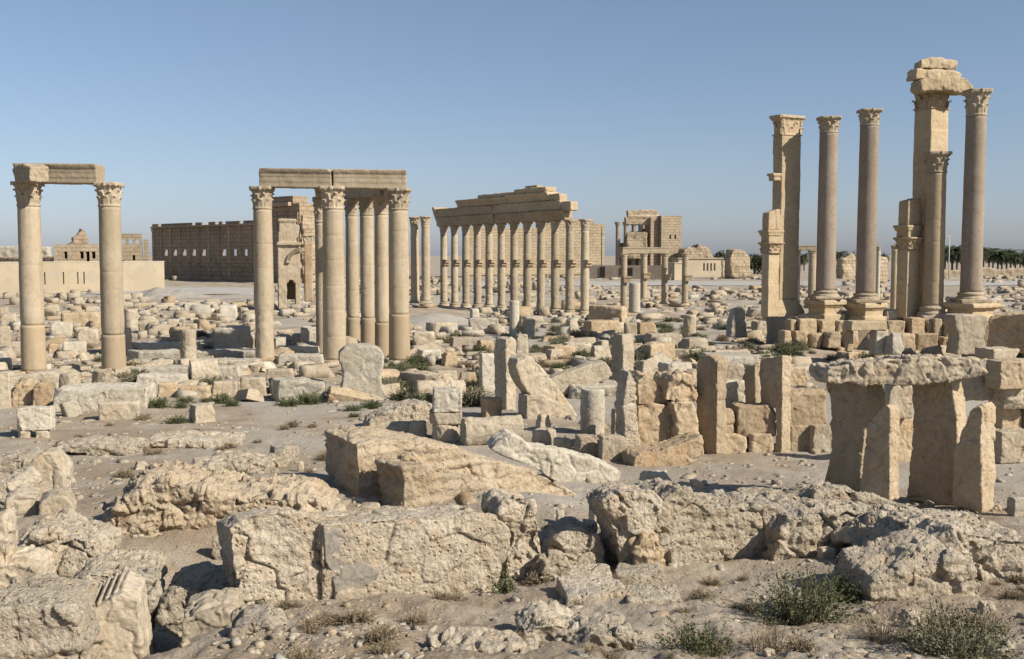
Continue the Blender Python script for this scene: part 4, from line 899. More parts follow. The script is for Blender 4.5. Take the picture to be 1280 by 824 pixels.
B_('wall_block', 'right squared block of the low wall at the foot of the stout column drum', 748, 784, 546, 577, yaw=10, mat='pale', depth=.6)
B_('stone_block', 'small dark shaded stone left of the thin pointed slab', 763, 784, 505, 548, yaw=30, mat='pale', depth=.5)
B_('flat_slab', 'white layered slabs behind the stout column drum', 705, 782, 483, 505, yaw=6, mat='white', D=40)
outline('pointed_slab', 'thin eroded pointed slab standing at the left end of the rough wall', 'upright stone', [(780, 572), (781, 540), (779, 510), (782, 480), (786, 464), (790, 466), (795, 480), (797, 520), (801, 555), (802, 574)], 26.8, .5, 20, 'crag', amp=.03, freq=3, crack=.03)
wall_c = 'rough wall blocks behind the courtyard'
outline('wall_block', 'large ochre block at the lower left of the rough courtyard wall', 'stone block', [(797, 566), (797, 508), (815, 504), (840, 506), (846, 530), (852, 568)], 27.3, 1.2, 12, 'ochre', amp=.05, freq=1.6, crack=.03)
outline('wall_block', 'upper left ochre block of the rough courtyard wall', 'stone block', [(798, 506), (797, 476), (806, 468), (818, 474), (830, 490), (838, 505), (815, 507)], 27.4, 1.2, 12, 'ochre', amp=.05, freq=1.6, crack=.03, sink=0)
outline('wall_block', 'dark round pitted boulder crowning the rough courtyard wall', 'boulder', [(832, 500), (834, 480), (842, 470), (856, 466), (870, 470), (872, 500), (850, 505)], 27.3, 1.2, 12, 'ochre', amp=.08, freq=2.4, crack=.06, sink=0)
outline('wall_block', 'tall reddish block right of the large ochre one in the rough courtyard wall', 'stone block', [(846, 545), (842, 505), (866, 503), (874, 530), (880, 565), (852, 568)], 27.1, 1.2, 12, 'ochre', amp=.05, freq=1.6, crack=.04)
outline('fallen_beam', 'fallen beam with a square notch lying before the rough courtyard wall', 'fallen beam', [(792, 590), (793, 572), (800, 567), (830, 562), (860, 552), (878, 545), (882, 566), (868, 578), (840, 586), (812, 592)], 25.2, .8, 14, 'ochre', amp=.035, freq=1.8, crack=.03)
# the tall courtyard slabs seen against the back wall
outline('upright_slab', 'tall upright slab with a shaded left face, left of the ochre wall blocks', 'upright stone', [(887, 572), (872, 540), (870, 500), (870, 452), (874, 445), (885, 443), (897, 452), (896, 500), (896, 572)], 27.4, .42, -50, 'slab', amp=.03, freq=2, crack=.025)
outline('upright_slab', 'tall upright slab with a shaded left face, right of the ochre wall blocks', 'upright stone', [(967, 572), (970, 540), (970, 510), (950, 505), (949, 455), (952, 448), (978, 444), (978, 500), (977, 572)], 27.6, .42, -50, 'slab', amp=.03, freq=2, crack=.025)
outline('upright_slab', 'short dark slab behind the ochre wall blocks, between the two tall upright slabs', 'upright stone', [(930, 510), (928, 470), (930, 460), (944, 455), (945, 508)], 29.2, .5, -45, 'slab', amp=.03, freq=2, crack=.02)
B_('wall_block', 'squared grey block on the course left of the short dark slab', 900, 933, 476, 510, yaw=14, mat='pale', D=28.6, depth=.6)
B_('wall_block', 'large squared ochre block in the middle of the courtyard back wall', 917, 970, 508, 544, yaw=6, mat='ochre', D=27.6, depth=.6)
B_('wall_block', 'small rounded ochre stone left of the large squared ochre block', 901, 920, 511, 532, yaw=8, mat='ochre', kind='boulder', D=27.5)
B_('wall_block', 'tiny ochre stone wedged below the small rounded one', 901, 917, 531, 544, yaw=8, mat='ochre', D=27.5)
B_('wall_block', 'low ochre block of the bottom course, left half', 901, 934, 543, 570, yaw=6, mat='ochre', D=27.4, depth=.6)
B_('wall_block', 'low ochre block of the bottom course, right half', 934, 968, 543, 569, yaw=6, mat='ochre', D=27.4, depth=.6)
B_('wall_block', 'rounded upper block of the wall left of the stone doorway', 980, 1034, 488, 533, yaw=8, mat='ochre', D=27.8, depth=.5)
B_('wall_block', 'lower left block of the wall left of the stone doorway', 984, 1013, 532, 578, yaw=8, mat='ochre', D=27.7, depth=.6)
B_('wall_block', 'whitish lower right block of the wall left of the stone doorway', 1012, 1038, 532, 582, yaw=8, mat='pale', D=27.5, depth=.6)
B_('wall_block', 'ochre rough block lying on the back wall left of the lintel', 978, 1010, 460, 482, yaw=8, mat='ochre', D=31)
B_('wall_block', 'pale block on the back wall between the two upright slabs', 900, 932, 456, 477, yaw=8, mat='pale', D=31)
B_('stone_slab', 'long thin white slab lying behind the left upright slab', 880, 950, 446, 456, yaw=4, mat='white', D=40)
# back wall behind the doorway
for i, (x0, x1, yt, yb, l) in enumerate(((1104, 1142, 480, 522, 'block of the back wall seen through the stone doorway, upper'), (1100, 1150, 522, 610, 'dark block of the back wall seen through the stone doorway, lower'), (1198, 1246, 470, 500, 'pale hollowed block on the back wall just right of the doorway'), (1240, 1290, 452, 486, 'upper rough block of the right back wall'), (1246, 1300, 480, 512, 'long block of the right back wall below the upper rough one'), (1245, 1280, 510, 542, 'rounded pale block of the right back wall'), (1238, 1300, 540, 578, 'lower dark block of the right back wall'), (1235, 1300, 576, 606, 'lowest dark block of the right back wall'), (1278, 1310, 508, 545, 'block at the right edge of the back wall'))):
    B_('wall_block', l, x0, x1, yt, yb, yaw=12, mat='ochre' if i % 2 else 'pale', D=25.5 + .3 * (i % 3), depth=.7, sink=.05)
# stone doorway in the courtyard
outline('doorway_lintel', 'long rough lintel slab lying across the two uprights of the stone doorway', 'lintel', [(1034, 466), (1037, 459), (1060, 456), (1090, 451), (1130, 448), (1180, 446), (1222, 449), (1233, 457), (1231, 465), (1212, 471), (1190, 477), (1140, 482), (1090, 483), (1064, 479), (1046, 482), (1036, 478)], 19.3, 1.0, 4, 'pale', amp=.03, freq=2.4, crack=.05, lean=-.08, layer=.02, sink=0, sm=6)
outline('doorway_upright', 'left broad upright of the stone doorway, its wide face in shade', 'upright stone', [(1030, 600), (1036, 570), (1040, 540), (1037, 500), (1032, 476), (1050, 472), (1080, 472), (1086, 500), (1080, 550), (1076, 580), (1074, 606)], 20.3, .6, -50, 'slab', amp=.022, freq=1.8, crack=.028)
outline('doorway_upright', 'narrow lower slab standing just in front of the left doorway upright', 'upright stone', [(1074, 606), (1080, 560), (1086, 530), (1098, 515), (1108, 506), (1113, 512), (1112, 618)], 19.0, .34, -50, 'slab', amp=.025, freq=2.2, crack=.02)
outline('doorway_upright', 'right broad ochre upright of the stone doorway', 'upright stone', [(1133, 618), (1138, 580), (1141, 530), (1140, 490), (1142, 474), (1165, 470), (1188, 470), (1196, 520), (1198, 628)], 19.9, .42, -50, 'slab', amp=.022, freq=1.8, crack=.028)
outline('doorway_upright', 'tapering slab with a lit flared edge in front of the right doorway upright', 'upright stone', [(1188, 626), (1191, 570), (1200, 540), (1212, 515), (1222, 506), (1228, 512), (1226, 560), (1228, 634)], 18.7, .55, -50, 'slab', amp=.03, freq=2.0, crack=.025)
def adopt_leg(ch, par):
    ch.location = Matrix.Rotation(-par.rotation_euler[2], 3, 'Z') @ (ch.location - par.location); ch.rotation_euler[2] -= par.rotation_euler[2]; ch.parent = par
    for k in ('label', 'category', 'kind'):
        if k in ch: del ch[k]
at_ = B_('altar_table', 'table like stone with one leg standing below the granite columns', 1056, 1111, 402, 414, yaw=12, mat='pier', D=55.5, dm=1.1, sink=0, chips=1, cat='stone table')
leg_ = B_('leg', 'thick right leg of the table like stone below the granite columns', 1090, 1111, 413, 442, yaw=12, mat='white', D=55.7, depth=.9, chips=1, cat='stone block'); adopt_leg(leg_, at_)
leg_ = B_('leg', 'slim left leg of the table like stone below the granite columns', 1057, 1067, 413, 438, yaw=12, mat='ochre', D=56, depth=.9, chips=1, cat='stone block'); adopt_leg(leg_, at_)
B_('stone_block', 'rounded boulder at the right foot of the table like stone', 1109, 1132, 417, 442, yaw=12, mat='white', kind='boulder', D=55)
outline('altar_stone', 'tall pale waisted block on the podium edge under the far right granite column', 'carved stone', [(1196, 441), (1199, 420), (1193, 400), (1194, 394), (1215, 393), (1236, 395), (1236, 405), (1230, 420), (1232, 441)], 57, 1.1, 10, 'pale', amp=.04, freq=1.6, crack=.03)
outline('rubble_wall', 'dark shaded rubble wall under the far right granite column at the right edge', 'wall', [(1234, 440), (1236, 398), (1260, 393), (1300, 392), (1320, 440)], 59, 2, -35, 'ochre', amp=.12, freq=1.1, crack=.08)
B_('stone_block', 'low pale block lying before the waisted block at right', 1230, 1275, 437, 449, yaw=12, mat='pale', D=54)
B_('stone_block', 'pair of pale blocks left of the podium, left one', 942, 962, 402, 420, yaw=12, mat='pale')
B_('stone_block', 'pair of pale blocks left of the podium, right one', 962, 984, 403, 421, yaw=12, mat='pale')
outline('stone_stump', 'pale waisted pillar stump left of the podium blocks', 'stump', [(912, 420), (915, 400), (919, 386), (927, 384), (933, 390), (932, 402), (936, 420)], 70, .9, 10, 'white', amp=.05, freq=1.8, crack=.03)
B_('column_stump', 'short dark waisted stump right of the white stump in the centre right', 855, 871, 394, 422, mat='pale', kind='drum', cat='column stump')
B_('fluted_stump', 'slim grey fluted column stump standing in front of the colonnade', 636, 649.5, 376, 421, mat='white', kind='fluted', amp=.01, crack=0, cat='column stump')
B_('stone_block', 'long dark shaded block at the right end of the colonnade', 735, 786, 383, 406, yaw=-30, mat='ochre', depth=.4)
B_('stone_block', 'pale upright block below the colonnade middle', 652, 671, 397, 421, yaw=25, mat='white')
B_('stone_block', 'white cube at the left foot of the colonnade', 586, 600, 386, 400, yaw=20, mat='white')
B_('stone_block', 'long pale double block below the colonnade on the left', 584, 624, 399, 414, yaw=6, mat='white', depth=.4)
B_('stone_block', 'low brown and pale block below the right end of the colonnade', 726, 778, 402, 421, yaw=25, mat='ochre', depth=.6)
B_('stone_block', 'round topped pale boulder below the tenth colonnade column', 706, 724, 398, 418, yaw=25, mat='pale', kind='boulder')
for i, (x0, x1, yt, yb, m, l) in enumerate(((535, 573, 398, 404, 'white', 'flat white slab on the gravel left of the colonnade'), (530, 573, 404, 416, 'pale', 'long pale block below the gravel bank'), (678, 728, 433, 449, 'ochre', 'brown sided block left of the square upright post'), (704, 744, 430, 447, 'pale', 'pale sloping block behind the tilted beam'), (735, 766, 433, 449, 'pale', 'pale block touching the square upright post'), (800, 846, 430, 449, 'ochre', 'brown sided squared block right of the square upright post'), (848, 888, 424, 444, 'pale', 'rough pitted block in the centre right'), (807, 856, 419, 434, 'pale', 'long pale block behind the brown sided squared block'), (785, 810, 433, 448, 'pale', 'rough block just right of the square upright post'), (792, 828, 452, 476, 'pale', 'dark sided block above the rough courtyard wall'), (822, 868, 455, 470, 'white', 'smooth pale block above the rough courtyard wall'), (780, 797, 404, 418, 'pale', 'small brown block right of the long dark shaded block'), (795, 822, 404, 418, 'ochre', 'small squared ochre block in the centre right'), (520, 552, 438, 455, 'white', 'pale angular block right of the thick right column'), (548, 576, 441, 458, 'ochre', 'ochre angular block right of the thick right column'), (513, 545, 416, 432, 'pale', 'pale block beside the thick right column'), (560, 600, 423, 436, 'pale', 'flat block below the long pale double block'), (595, 618, 426, 440, 'ochre', 'small ochre cube left of the rounded stump'), (680, 706, 437, 454, 'pale', 'small pale block behind the split post'), (570, 600, 467, 482, 'ochre', 'ochre wedge left of the short upright slab'), (541, 572, 465, 478, 'pale', 'pale tilted slab among the green tufts'))):
    B_('stone_block', l, x0, x1, yt, yb, yaw=[12, 25, 30, 8][i % 4], mat=m, depth=.7, kind='boulder' if i % 5 == 4 else 'box')

for i, (x0, x1, yt, yb, m, kd, l) in enumerate(((70, 124, 392, 408, 'ochre', 'box', 'long brown topped block between the two leftmost columns, upper'), (103, 124, 384, 396, 'pale', 'box', 'pale cube touching the second left column, high in the rubble'), (74, 107, 428, 446, 'white', 'box', 'long white block between the two leftmost columns, lower'), (94, 122, 412, 430, 'pale', 'box', 'squared pale block left of the mended part of the second left column'), (126, 164, 412, 441, 'pale', 'box', 'broad pale block just right of the second left column'), (57, 88, 404, 420, 'white', 'slab', 'tilted pale slab right of the far left column'), (-4, 22, 390, 412, 'pale', 'boulder', 'rough pale boulder at the left edge behind the far left column'), (-4, 13, 408, 442, 'pale', 'box', 'upright pale block at the left edge beside the far left column'), (-4, 15, 448, 464, 'white', 'boulder', 'white rounded stone at the left edge near the column foot'), (225, 256, 380, 393, 'white', 'slab', 'low whitish slab in the stones below the grey gravel piles'), (58, 72, 430, 446, 'ochre', 'box', 'small ochre block touching the far left column on its right'), (160, 178, 452, 462, 'ochre', 'boulder', 'small stone on the lowest stair near the second left column'), (300, 318, 420, 440, 'pale', 'box', 'pale block between the left pedestal and the chewed column'))):
    B_('stone_block', l, x0, x1, yt, yb, yaw=[14, 30, 22][i % 3], mat=m, depth=.7, kind='boulder' if kd == 'boulder' else 'box', tilt=(0, 8) if kd == 'slab' else (0, 0))

for l, pts, D_ in (('low flat crust of pale bedrock on the bare ground below the white flat block', [(66, 566), (72, 559), (110, 556), (150, 558), (178, 562), (176, 570)], None), ('low whitish crust of bedrock in the middle of the bare ground at left', [(176, 558), (186, 551), (240, 549), (300, 552), (296, 561)], None), ('broken pale rubble edge crossing the bare ground above the earth wall', [(252, 588), (262, 579), (300, 576), (340, 582), (336, 592)], None), ('low pale slab of rock at the left edge below the two support stones', [(-20, 600), (-18, 580), (20, 574), (44, 582), (48, 600)], None), ('low rough ledge of rock at the left edge beside the triangular boulder', [(-20, 640), (-18, 612), (10, 606), (22, 616), (20, 640)], None)):
    outline('rock_crust', l, 'bedrock', pts, D_, 1.3, 8, 'crag', amp=.05, freq=2.2, crack=.05, lean=.03, sink=.1)

# ------------------------------------------------------------------ near ground: rock walls, boulders, mud brick
outline('earth_wall', 'crumbling earth and rubble wall stump with a shaded left end in the left foreground', 'earth wall', [(140, 715), (133, 690), (136, 655), (150, 630), (170, 612), (195, 603), (225, 606), (250, 612), (300, 622), (350, 622), (400, 628), (428, 645), (425, 665), (330, 672), (295, 690), (285, 706), (250, 712), (200, 718)], 15.4, 1.7, 14, 'earth', amp=.09, freq=2.6, crack=.075, layer=.03)
outline('mud_brick_wall', 'long sloping mud brick wall stump with a broad shaded end, in the middle foreground', 'earth wall', [(447, 632), (448, 600), (446, 556), (470, 550), (505, 550), (560, 560), (610, 575), (670, 590), (738, 620), (736, 646), (600, 640)], 18.6, 1.15, 38, 'earth', amp=.05, freq=2.0, crack=.03, layer=.035, lean=.1)
outline('mud_brick_wall', 'shorter mud brick wall stump in front of the long sloping one', 'earth wall', [(504, 640), (506, 610), (503, 585), (530, 582), (560, 592), (600, 602), (625, 618), (640, 640)], 17.2, .8, 40, 'earth', amp=.045, freq=2.2, crack=.03, layer=.035)
outline('stone_block', 'small dark stone perched on the shorter mud brick stump', 'stone block', [(500, 584), (502, 573), (512, 569), (520, 573), (522, 583)], 17.3, .25, 20, 'ochre', amp=.02, freq=5, sink=0)
outline('fallen_slab', 'long pale fallen slab lying curved across the middle, behind the boulder', 'fallen slab', [(613, 562), (622, 552), (640, 544), (652, 548), (664, 560), (700, 563), (745, 576), (776, 590), (770, 606), (735, 607), (700, 600), (668, 586), (640, 574)], 22.5, .75, 12, 'white', amp=.03, freq=1.8, crack=.025)
rw = outline('rock_wall', 'massive pale weathered rock wall left of centre in the near foreground', 'rock', [(306, 774), (299, 735), (290, 695), (286, 660), (300, 648), (325, 642), (366, 639), (400, 646), (402, 680), (404, 702), (414, 718), (420, 752), (350, 764)], 10.7, .95, 24, 'crag', layer=0.010, amp=.03, freq=2.6, crack=.032, top_in=.1, lean=-.16, sink=.4)
rw2 = outline('rock_wall', 'long pale rock wall with a grey mortar patch, right of the massive rock wall', 'rock', [(398, 756), (402, 690), (404, 656), (430, 654), (475, 650), (521, 646), (556, 647), (600, 640), (622, 648), (640, 662), (636, 690), (616, 706), (600, 724), (560, 730), (500, 735), (450, 748)], 11.25, 1.15, 26, 'crag', layer=0.010, amp=.03, freq=2.4, crack=.028, top_in=.12, lean=-.12, sink=.5)
mp = outline('mortar_patch', None, None, [(405, 664), (424, 660), (434, 672), (442, 690), (456, 702), (474, 714), (472, 728), (445, 738), (420, 745), (416, 722), (406, 700)], 10.87, .2, 26, 'mortar', amp=.012, freq=4, crack=.012, sink=0)
def adopt(ch, par):
    ch.parent = par; ch.location = ch.location - par.location
    for k in ('label', 'category', 'kind'):
        if k in ch: del ch[k]
adopt(mp, rw2)
outline('boulder', 'upright knobbly boulder with cracks at the right end of the long rock wall', 'boulder', [(622, 640), (630, 625), (650, 621), (667, 634), (672, 654), (678, 678), (687, 700), (681, 714), (655, 718), (632, 712), (634, 690), (642, 667), (627, 652)], 12.0, .7, 15, 'crag', layer=0.010, amp=.07, freq=3.2, crack=.05, lean=-.1)
outline('boulder', 'large pale overhanging boulder in the centre foreground', 'boulder', [(753, 628), (764, 617), (785, 613), (812, 613), (827, 624), (826, 645), (814, 668), (806, 684), (796, 690), (782, 682), (766, 668), (757, 647)], 12.5, .8, 10, 'crag', layer=0.010, amp=.06, freq=2.8, crack=.045, top_in=.1, lean=-.12)
outline('boulder', 'brown lower boulder wedged right under the large overhanging one', 'boulder', [(792, 702), (796, 684), (808, 672), (824, 676), (832, 690), (826, 704)], 12.3, .5, 10, 'ochre', amp=.05, freq=3.5, crack=.04)
outline('rock_wall', 'broad pale rock wall right of the large overhanging boulder', 'rock', [(818, 700), (812, 672), (824, 645), (830, 622), (848, 610), (866, 611), (878, 630), (905, 634), (940, 632), (976, 630), (984, 650), (970, 676), (956, 700), (920, 704), (880, 698), (850, 696)], 13.1, 1.2, 14, 'crag', layer=0.022, amp=.04, freq=2.6, crack=.04, lean=-.12)
outline('rock_ledge', 'wide grey weathered rock ledge in front of the stone doorway', 'rock', [(960, 694), (978, 664), (990, 648), (1010, 642), (1045, 638), (1080, 640), (1120, 646), (1160, 655), (1178, 664), (1150, 674), (1120, 670), (1098, 684), (1070, 688), (1040, 680), (1000, 690)], 13.0, 1.5, 8, 'crag', layer=0.010, amp=.07, freq=2.2, crack=.055, lean=-.16)
outline('rock_ledge', 'low rock ridge rising behind the broad rock wall at the edge of the courtyard', 'rock', [(905, 648), (925, 632), (950, 619), (985, 620), (1005, 622), (1030, 611), (1060, 609), (1090, 619), (1130, 632), (1170, 646), (1190, 668), (1000, 670), (930, 665)], 14.4, .9, 6, 'crag', layer=0.034, amp=.06, freq=2.4, crack=.05, lean=-.14)
outline('rock_ledge', 'grey rock mass with dark hollows at the right edge of the foreground', 'rock', [(1130, 716), (1148, 690), (1172, 672), (1200, 664), (1240, 668), (1300, 676), (1320, 710), (1320, 755), (1262, 752), (1240, 742), (1226, 722), (1205, 702), (1180, 706), (1150, 718)], 11.4, 1.7, 8, 'crag', layer=0.022, amp=.075, freq=2.2, crack=.06, lean=-.12, sink=.2)
outline('rock_ledge', 'low pale rock lying in front of the grey rock mass at right', 'rock', [(1086, 738), (1094, 724), (1124, 716), (1166, 704), (1198, 694), (1217, 702), (1228, 735), (1217, 750), (1188, 748), (1156, 743), (1121, 748), (1094, 756)], 10.75, .8, 12, 'crag', layer=0.022, amp=.05, freq=2.8, crack=.04, lean=.1)
outline('rock_ledge', 'low broken ledge filling the gap between the knobbly boulder and the overhanging one', 'rock', [(684, 708), (690, 684), (704, 668), (728, 662), (748, 672), (758, 690), (752, 710), (720, 716)], 12.6, .9, 10, 'crag', amp=.06, freq=2.8, crack=.05, lean=-.1)
outline('stone', 'rough stone sitting in front of the gap beside the paving slabs', 'stone', [(676, 722), (682, 706), (700, 702), (716, 710), (712, 726)], 11.7, .4, 10, 'crag', amp=.04, freq=3.4, crack=.04)
outline('stone_block', 'huge rough pale block filling the bottom left corner', 'stone block', [(-30, 762), (30, 756), (60, 758), (88, 762), (97, 782), (104, 804), (107, 870), (-40, 880)], 8.7, 1.2, 12, 'crag', layer=0.034, amp=.04, freq=2.4, crack=.035, lean=-.12)
cb_ = outline('carved_block', 'tilted pale block with carved grooves near the bottom left corner', 'carved stone', [(104, 796), (108, 768), (150, 742), (172, 752), (181, 808), (130, 818)], 9.5, .62, 12, 'pale', amp=.012, freq=3, crack=.012, lean=.06)
for q in range(4):
    ex = 111 + q * 10.5; ey = 768 - q * 6.5
    o = outline('groove_rib', None, None, [(ex, ey), (ex - 2, ey - 7), (ex + 3, ey - 10), (ex + 6, ey - 4), (ex + 7, ey + 4)], 9.5 + .03 * q, .6, 12, 'pale', amp=.003, freq=5, crack=0, lean=.06, vox=.012, sink=0)
    adopt(o, cb_)
outline('rock_lump', 'pale lumpy rock behind the huge corner block at left', 'rock', [(15, 722), (18, 690), (40, 668), (66, 664), (90, 672), (120, 678), (132, 695), (130, 722), (100, 730), (50, 732)], 12.4, 1.1, 14, 'crag', layer=0.022, amp=.08, freq=2.4, crack=.06)
outline('rock_lump', 'broken pale stone between the lumpy rock and the carved block', 'rock', [(90, 738), (110, 718), (150, 712), (195, 718), (200, 745), (180, 760), (120, 755)], 10.8, .9, 14, 'crag', layer=0.010, amp=.06, freq=2.4, crack=.04)
outline('stone_block', 'rounded left block of the pair near the left edge', 'stone block', [(7, 650), (8, 625), (20, 617), (45, 622), (49, 655), (28, 656)], 16.8, .8, 18, 'pale', amp=.04, freq=2.4, crack=.02)
outline('stone_block', 'rounded right block of the pair near the left edge', 'stone block', [(48, 656), (49, 630), (60, 622), (84, 620), (92, 636), (91, 652), (70, 657)], 16.4, .8, 18, 'pale', amp=.04, freq=2.4, crack=.02)
outline('boulder', 'triangular pale boulder behind the pair of blocks at left', 'boulder', [(22, 606), (36, 582), (50, 568), (64, 568), (78, 590), (82, 608), (50, 610)], 19.5, .9, 12, 'pale', amp=.05, freq=2, crack=.03)
outline('upright_slab', 'narrow pale upright stone cut by the left edge of the foreground', 'upright stone', [(-14, 718), (-12, 648), (4, 644), (9, 680), (8, 720)], 11.2, .4, 10, 'pale', amp=.02, freq=3)
outline('stone_block', 'low pale block at the left edge in front of the lumpy rock', 'stone block', [(-10, 738), (-8, 708), (30, 704), (45, 712), (46, 738)], 11.2, .7, 10, 'pale', amp=.03, freq=3)
outline('rock_lump', 'flat topped rock beside the dark pit left of the massive rock wall', 'rock', [(200, 775), (206, 745), (216, 738), (250, 733), (290, 735), (305, 752), (300, 775), (240, 785)], 10.9, .9, 12, 'crag', layer=0.034, amp=.05, freq=2.6, crack=.04)
outline('rock_lump', 'shaded block inside the dark pit left of the massive rock wall', 'rock', [(224, 830), (226, 775), (250, 765), (290, 764), (300, 790), (300, 840)], 9.7, .7, 10, 'pale', amp=.03, freq=2.6, crack=.03)
outline('rock_lump', 'pale lumpy stone at the bottom edge below the massive rock wall', 'rock', [(282, 850), (283, 800), (300, 783), (335, 778), (352, 800), (345, 850)], 8.9, .6, 10, 'crag', layer=0.010, amp=.05, freq=3.2, crack=.04)
outline('rock_lump', 'pale rock with a dark cleft at the bottom edge, left of the rounded one', 'rock', [(648, 815), (655, 792), (672, 783), (700, 780), (728, 786), (735, 806), (715, 816), (680, 818)], 8.95, .5, 8, 'crag', layer=0.034, amp=.045, freq=3.4, crack=.04)
outline('rock_lump', 'rounded pale rock at the bottom edge, centre right', 'rock', [(714, 850), (716, 812), (740, 795), (770, 788), (794, 796), (798, 820), (780, 850)], 8.7, .5, 8, 'crag', layer=0.034, amp=.045, freq=3.4, crack=.04)
outline('rock_lump', 'low pale rock band along the bottom edge left of the cleft rock', 'rock', [(530, 860), (540, 822), (590, 812), (650, 812), (680, 825), (690, 860)], 8.5, .5, 8, 'crag', layer=0.022, amp=.045, freq=3.0, crack=.04)
for l, pts, D in (('flat paving slab, upper left of the broken pavement in the near foreground', [(690, 738), (694, 716), (768, 712), (768, 738)], 11.0), ('flat paving slab with a rough edge, lower right of the broken pavement', [(785, 760), (782, 738), (838, 734), (855, 754), (850, 764)], 10.6), ('flat paving slab, upper right of the broken pavement in the near foreground', [(766, 732), (770, 710), (830, 706), (836, 722), (834, 734)], 11.4), ('flat paving slab, lower left of the broken pavement in the near foreground', [(704, 756), (700, 740), (780, 738), (786, 758)], 10.5)):
    c = sum(p[0] for p in pts) / 4; B_('paving_slab', l, min(p[0] for p in pts), max(p[0] for p in pts), 0, 0, mat='crag') if False else None
    x0, x1 = min(p[0] for p in pts), max(p[0] for p in pts); yb = max(p[1] for p in pts); b = G((x0 + x1) / 2, yb - 4); w = (x1 - x0) * b.y / F
    me = stone_mesh('box', w * .97, .62 if w > .5 else .5, .16, .018, nxt(), .018, 3.0, 2, 1, .015)
    tag(link('paving_slab', me, 'crag', None, (b.x, b.y + .3, b.z - .085), math.radians(random.uniform(-3, 8))), l, 'paving slab')
for i, (x0, x1, yt, yb, l) in enumerate(((708, 748, 655, 684, 'pale rounded stone in the gap left of the overhanging boulder'), (733, 760, 628, 660, 'upright small block just left of the overhanging boulder'), (703, 728, 652, 672, 'small stone in the gap behind the knobbly boulder'), (694, 706, 638, 655, 'tiny dark stone near the knobbly boulder'), (730, 768, 676, 700, 'pale stone under the left side of the overhanging boulder'), (757, 778, 684, 704, 'small grey stone below the overhanging boulder'), (832, 864, 688, 709, 'pale block on the sand below the broad rock wall'), (812, 834, 697, 708, 'small flat pale stone on the sand beside the paving'), (977, 999, 676, 694, 'round pale stone on the sand below the wide rock ledge'), (1022, 1046, 686, 699, 'angular pale stone on the sand, right of the round one'), (1076, 1098, 652, 668, 'upright pale stone in the hollow of the wide rock ledge'), (800, 842, 592, 612, 'dark shaded stone at the back of the overhanging boulder'), (862, 880, 601, 616, 'small dark stone on the courtyard floor'), (163, 187, 578, 588, 'lone white pebble like stone on the bare ground at left'), (234, 268, 575, 590, 'dark low rubble lump on the bare ground at left'), (276, 302, 570, 583, 'small white stone beside a green tuft on the bare ground at left'), (331, 376, 559, 583, 'rounded pale boulder left of the mud brick wall'), (371, 380, 577, 590, 'small brown stone left of the mud brick wall'), (322, 340, 581, 590, 'small flat stone in front of the rounded pale boulder'), (540, 562, 672, 690, 'pale stone lying behind the long rock wall'), (262, 285, 672, 700, 'pale block resting against the earth wall beside its shadow'), (410, 460, 738, 752, 'dark lichened stone at the foot of the mortar patch'), (480, 500, 784, 796, 'white stone on the near soil, left of centre'), (724, 732, 667, 700, 'thin upright stone chip near the paving slabs'), (1127, 1150, 764, 782, 'pale angular stone between the two green bushes'), (950, 975, 812, 826, 'pale stone at the bottom edge left of the big bush'), (1225, 1248, 755, 768, 'pale stone beside the right bush'), (1262, 1284, 622, 646, 'ochre block at the right edge of the courtyard'))):
    B_('stone', l, x0, x1, yt, yb, yaw=[15, 30, 5][i % 3], mat=['crag', 'pale', 'crag', 'white'][i % 4], kind='boulder' if i % 3 else 'box', depth=.8, cat='stone', crack=None)

# ------------------------------------------------------------------ scattered rubble: individuals near, one mass far
LIB = {}
def libstone(kind, k, lod):
    key = (kind, k, lod)
    if key not in LIB:
        rng = random.Random(k * 7 + len(kind)); w, d, h = {'box': (1.1, rng.uniform(.5, .8), rng.uniform(.33, .55)), 'slab': (1.25, rng.uniform(.6, .9), .22), 'boulder': (1, .85, .7), 'drum': (.9, .9, .8), 'log': (1.3, .75, .75)}[kind]
        if True:
            bm = bmesh.new()
            if kind in ('drum', 'log'):
                if kind == 'log':
                    add_lathe(bm, [(.3, -w / 2), (.29, w / 2)], 14)
                    for v in bm.verts: v.co = Vector((v.co.z, v.co.y, v.co.x))
                else: add_lathe(bm, [(w / 2, -h / 2), (w / 2, h / 2)], 14)
            else: add_box(bm, (0, 0, 0), (w, d, h), top=rng.uniform(.8, 1))
            chip(bm, 6 if kind not in ('boulder', 'drum', 'log') else 7 if kind == 'boulder' else 2, (w / 2, d / 2, h / 2), rng, .64, .93)
            if lod:
                bmesh.ops.bevel(bm, geom=bm.edges[:], offset=.03, segments=1, affect='EDGES', clamp_overlap=True)
                bmesh.ops.triangulate(bm, faces=bm.faces)
                for _ in range(4):
                    es = [e for e in bm.edges if e.calc_length() > .09]
                    if not es: break
                    bmesh.ops.subdivide_edges(bm, edges=es, cuts=1); bmesh.ops.triangulate(bm, faces=bm.faces)
            else:
                bmesh.ops.subdivide_edges(bm, edges=[e for e in bm.edges if e.calc_length() > .3], cuts=1); bmesh.ops.triangulate(bm, faces=bm.faces)
                for v in bm.verts: v.co += Vector((rng.gauss(0, .02), rng.gauss(0, .02), rng.gauss(0, .02)))
            me = tomesh(bm)
            if lod: weather(me, k + 33, .014, 2.4, crack=.024); me.set_sharp_from_angle(angle=math.radians(20))
            c_ = coords(me); c_[:, 2] -= c_[:, 2].min(); setco(me, c_)
        LIB[key] = me
    return LIB[key]
KINDS = ['box'] * 11 + ['slab'] * 9 + ['boulder'] + ['log', 'drum']
clear = [(0, 400, 505, 600), (300, 560, 500, 545), (900, 1040, 575, 620), (870, 1040, 560, 640), (505, 590, 385, 412), (180, 320, 352, 378), (690, 965, 350, 358)]
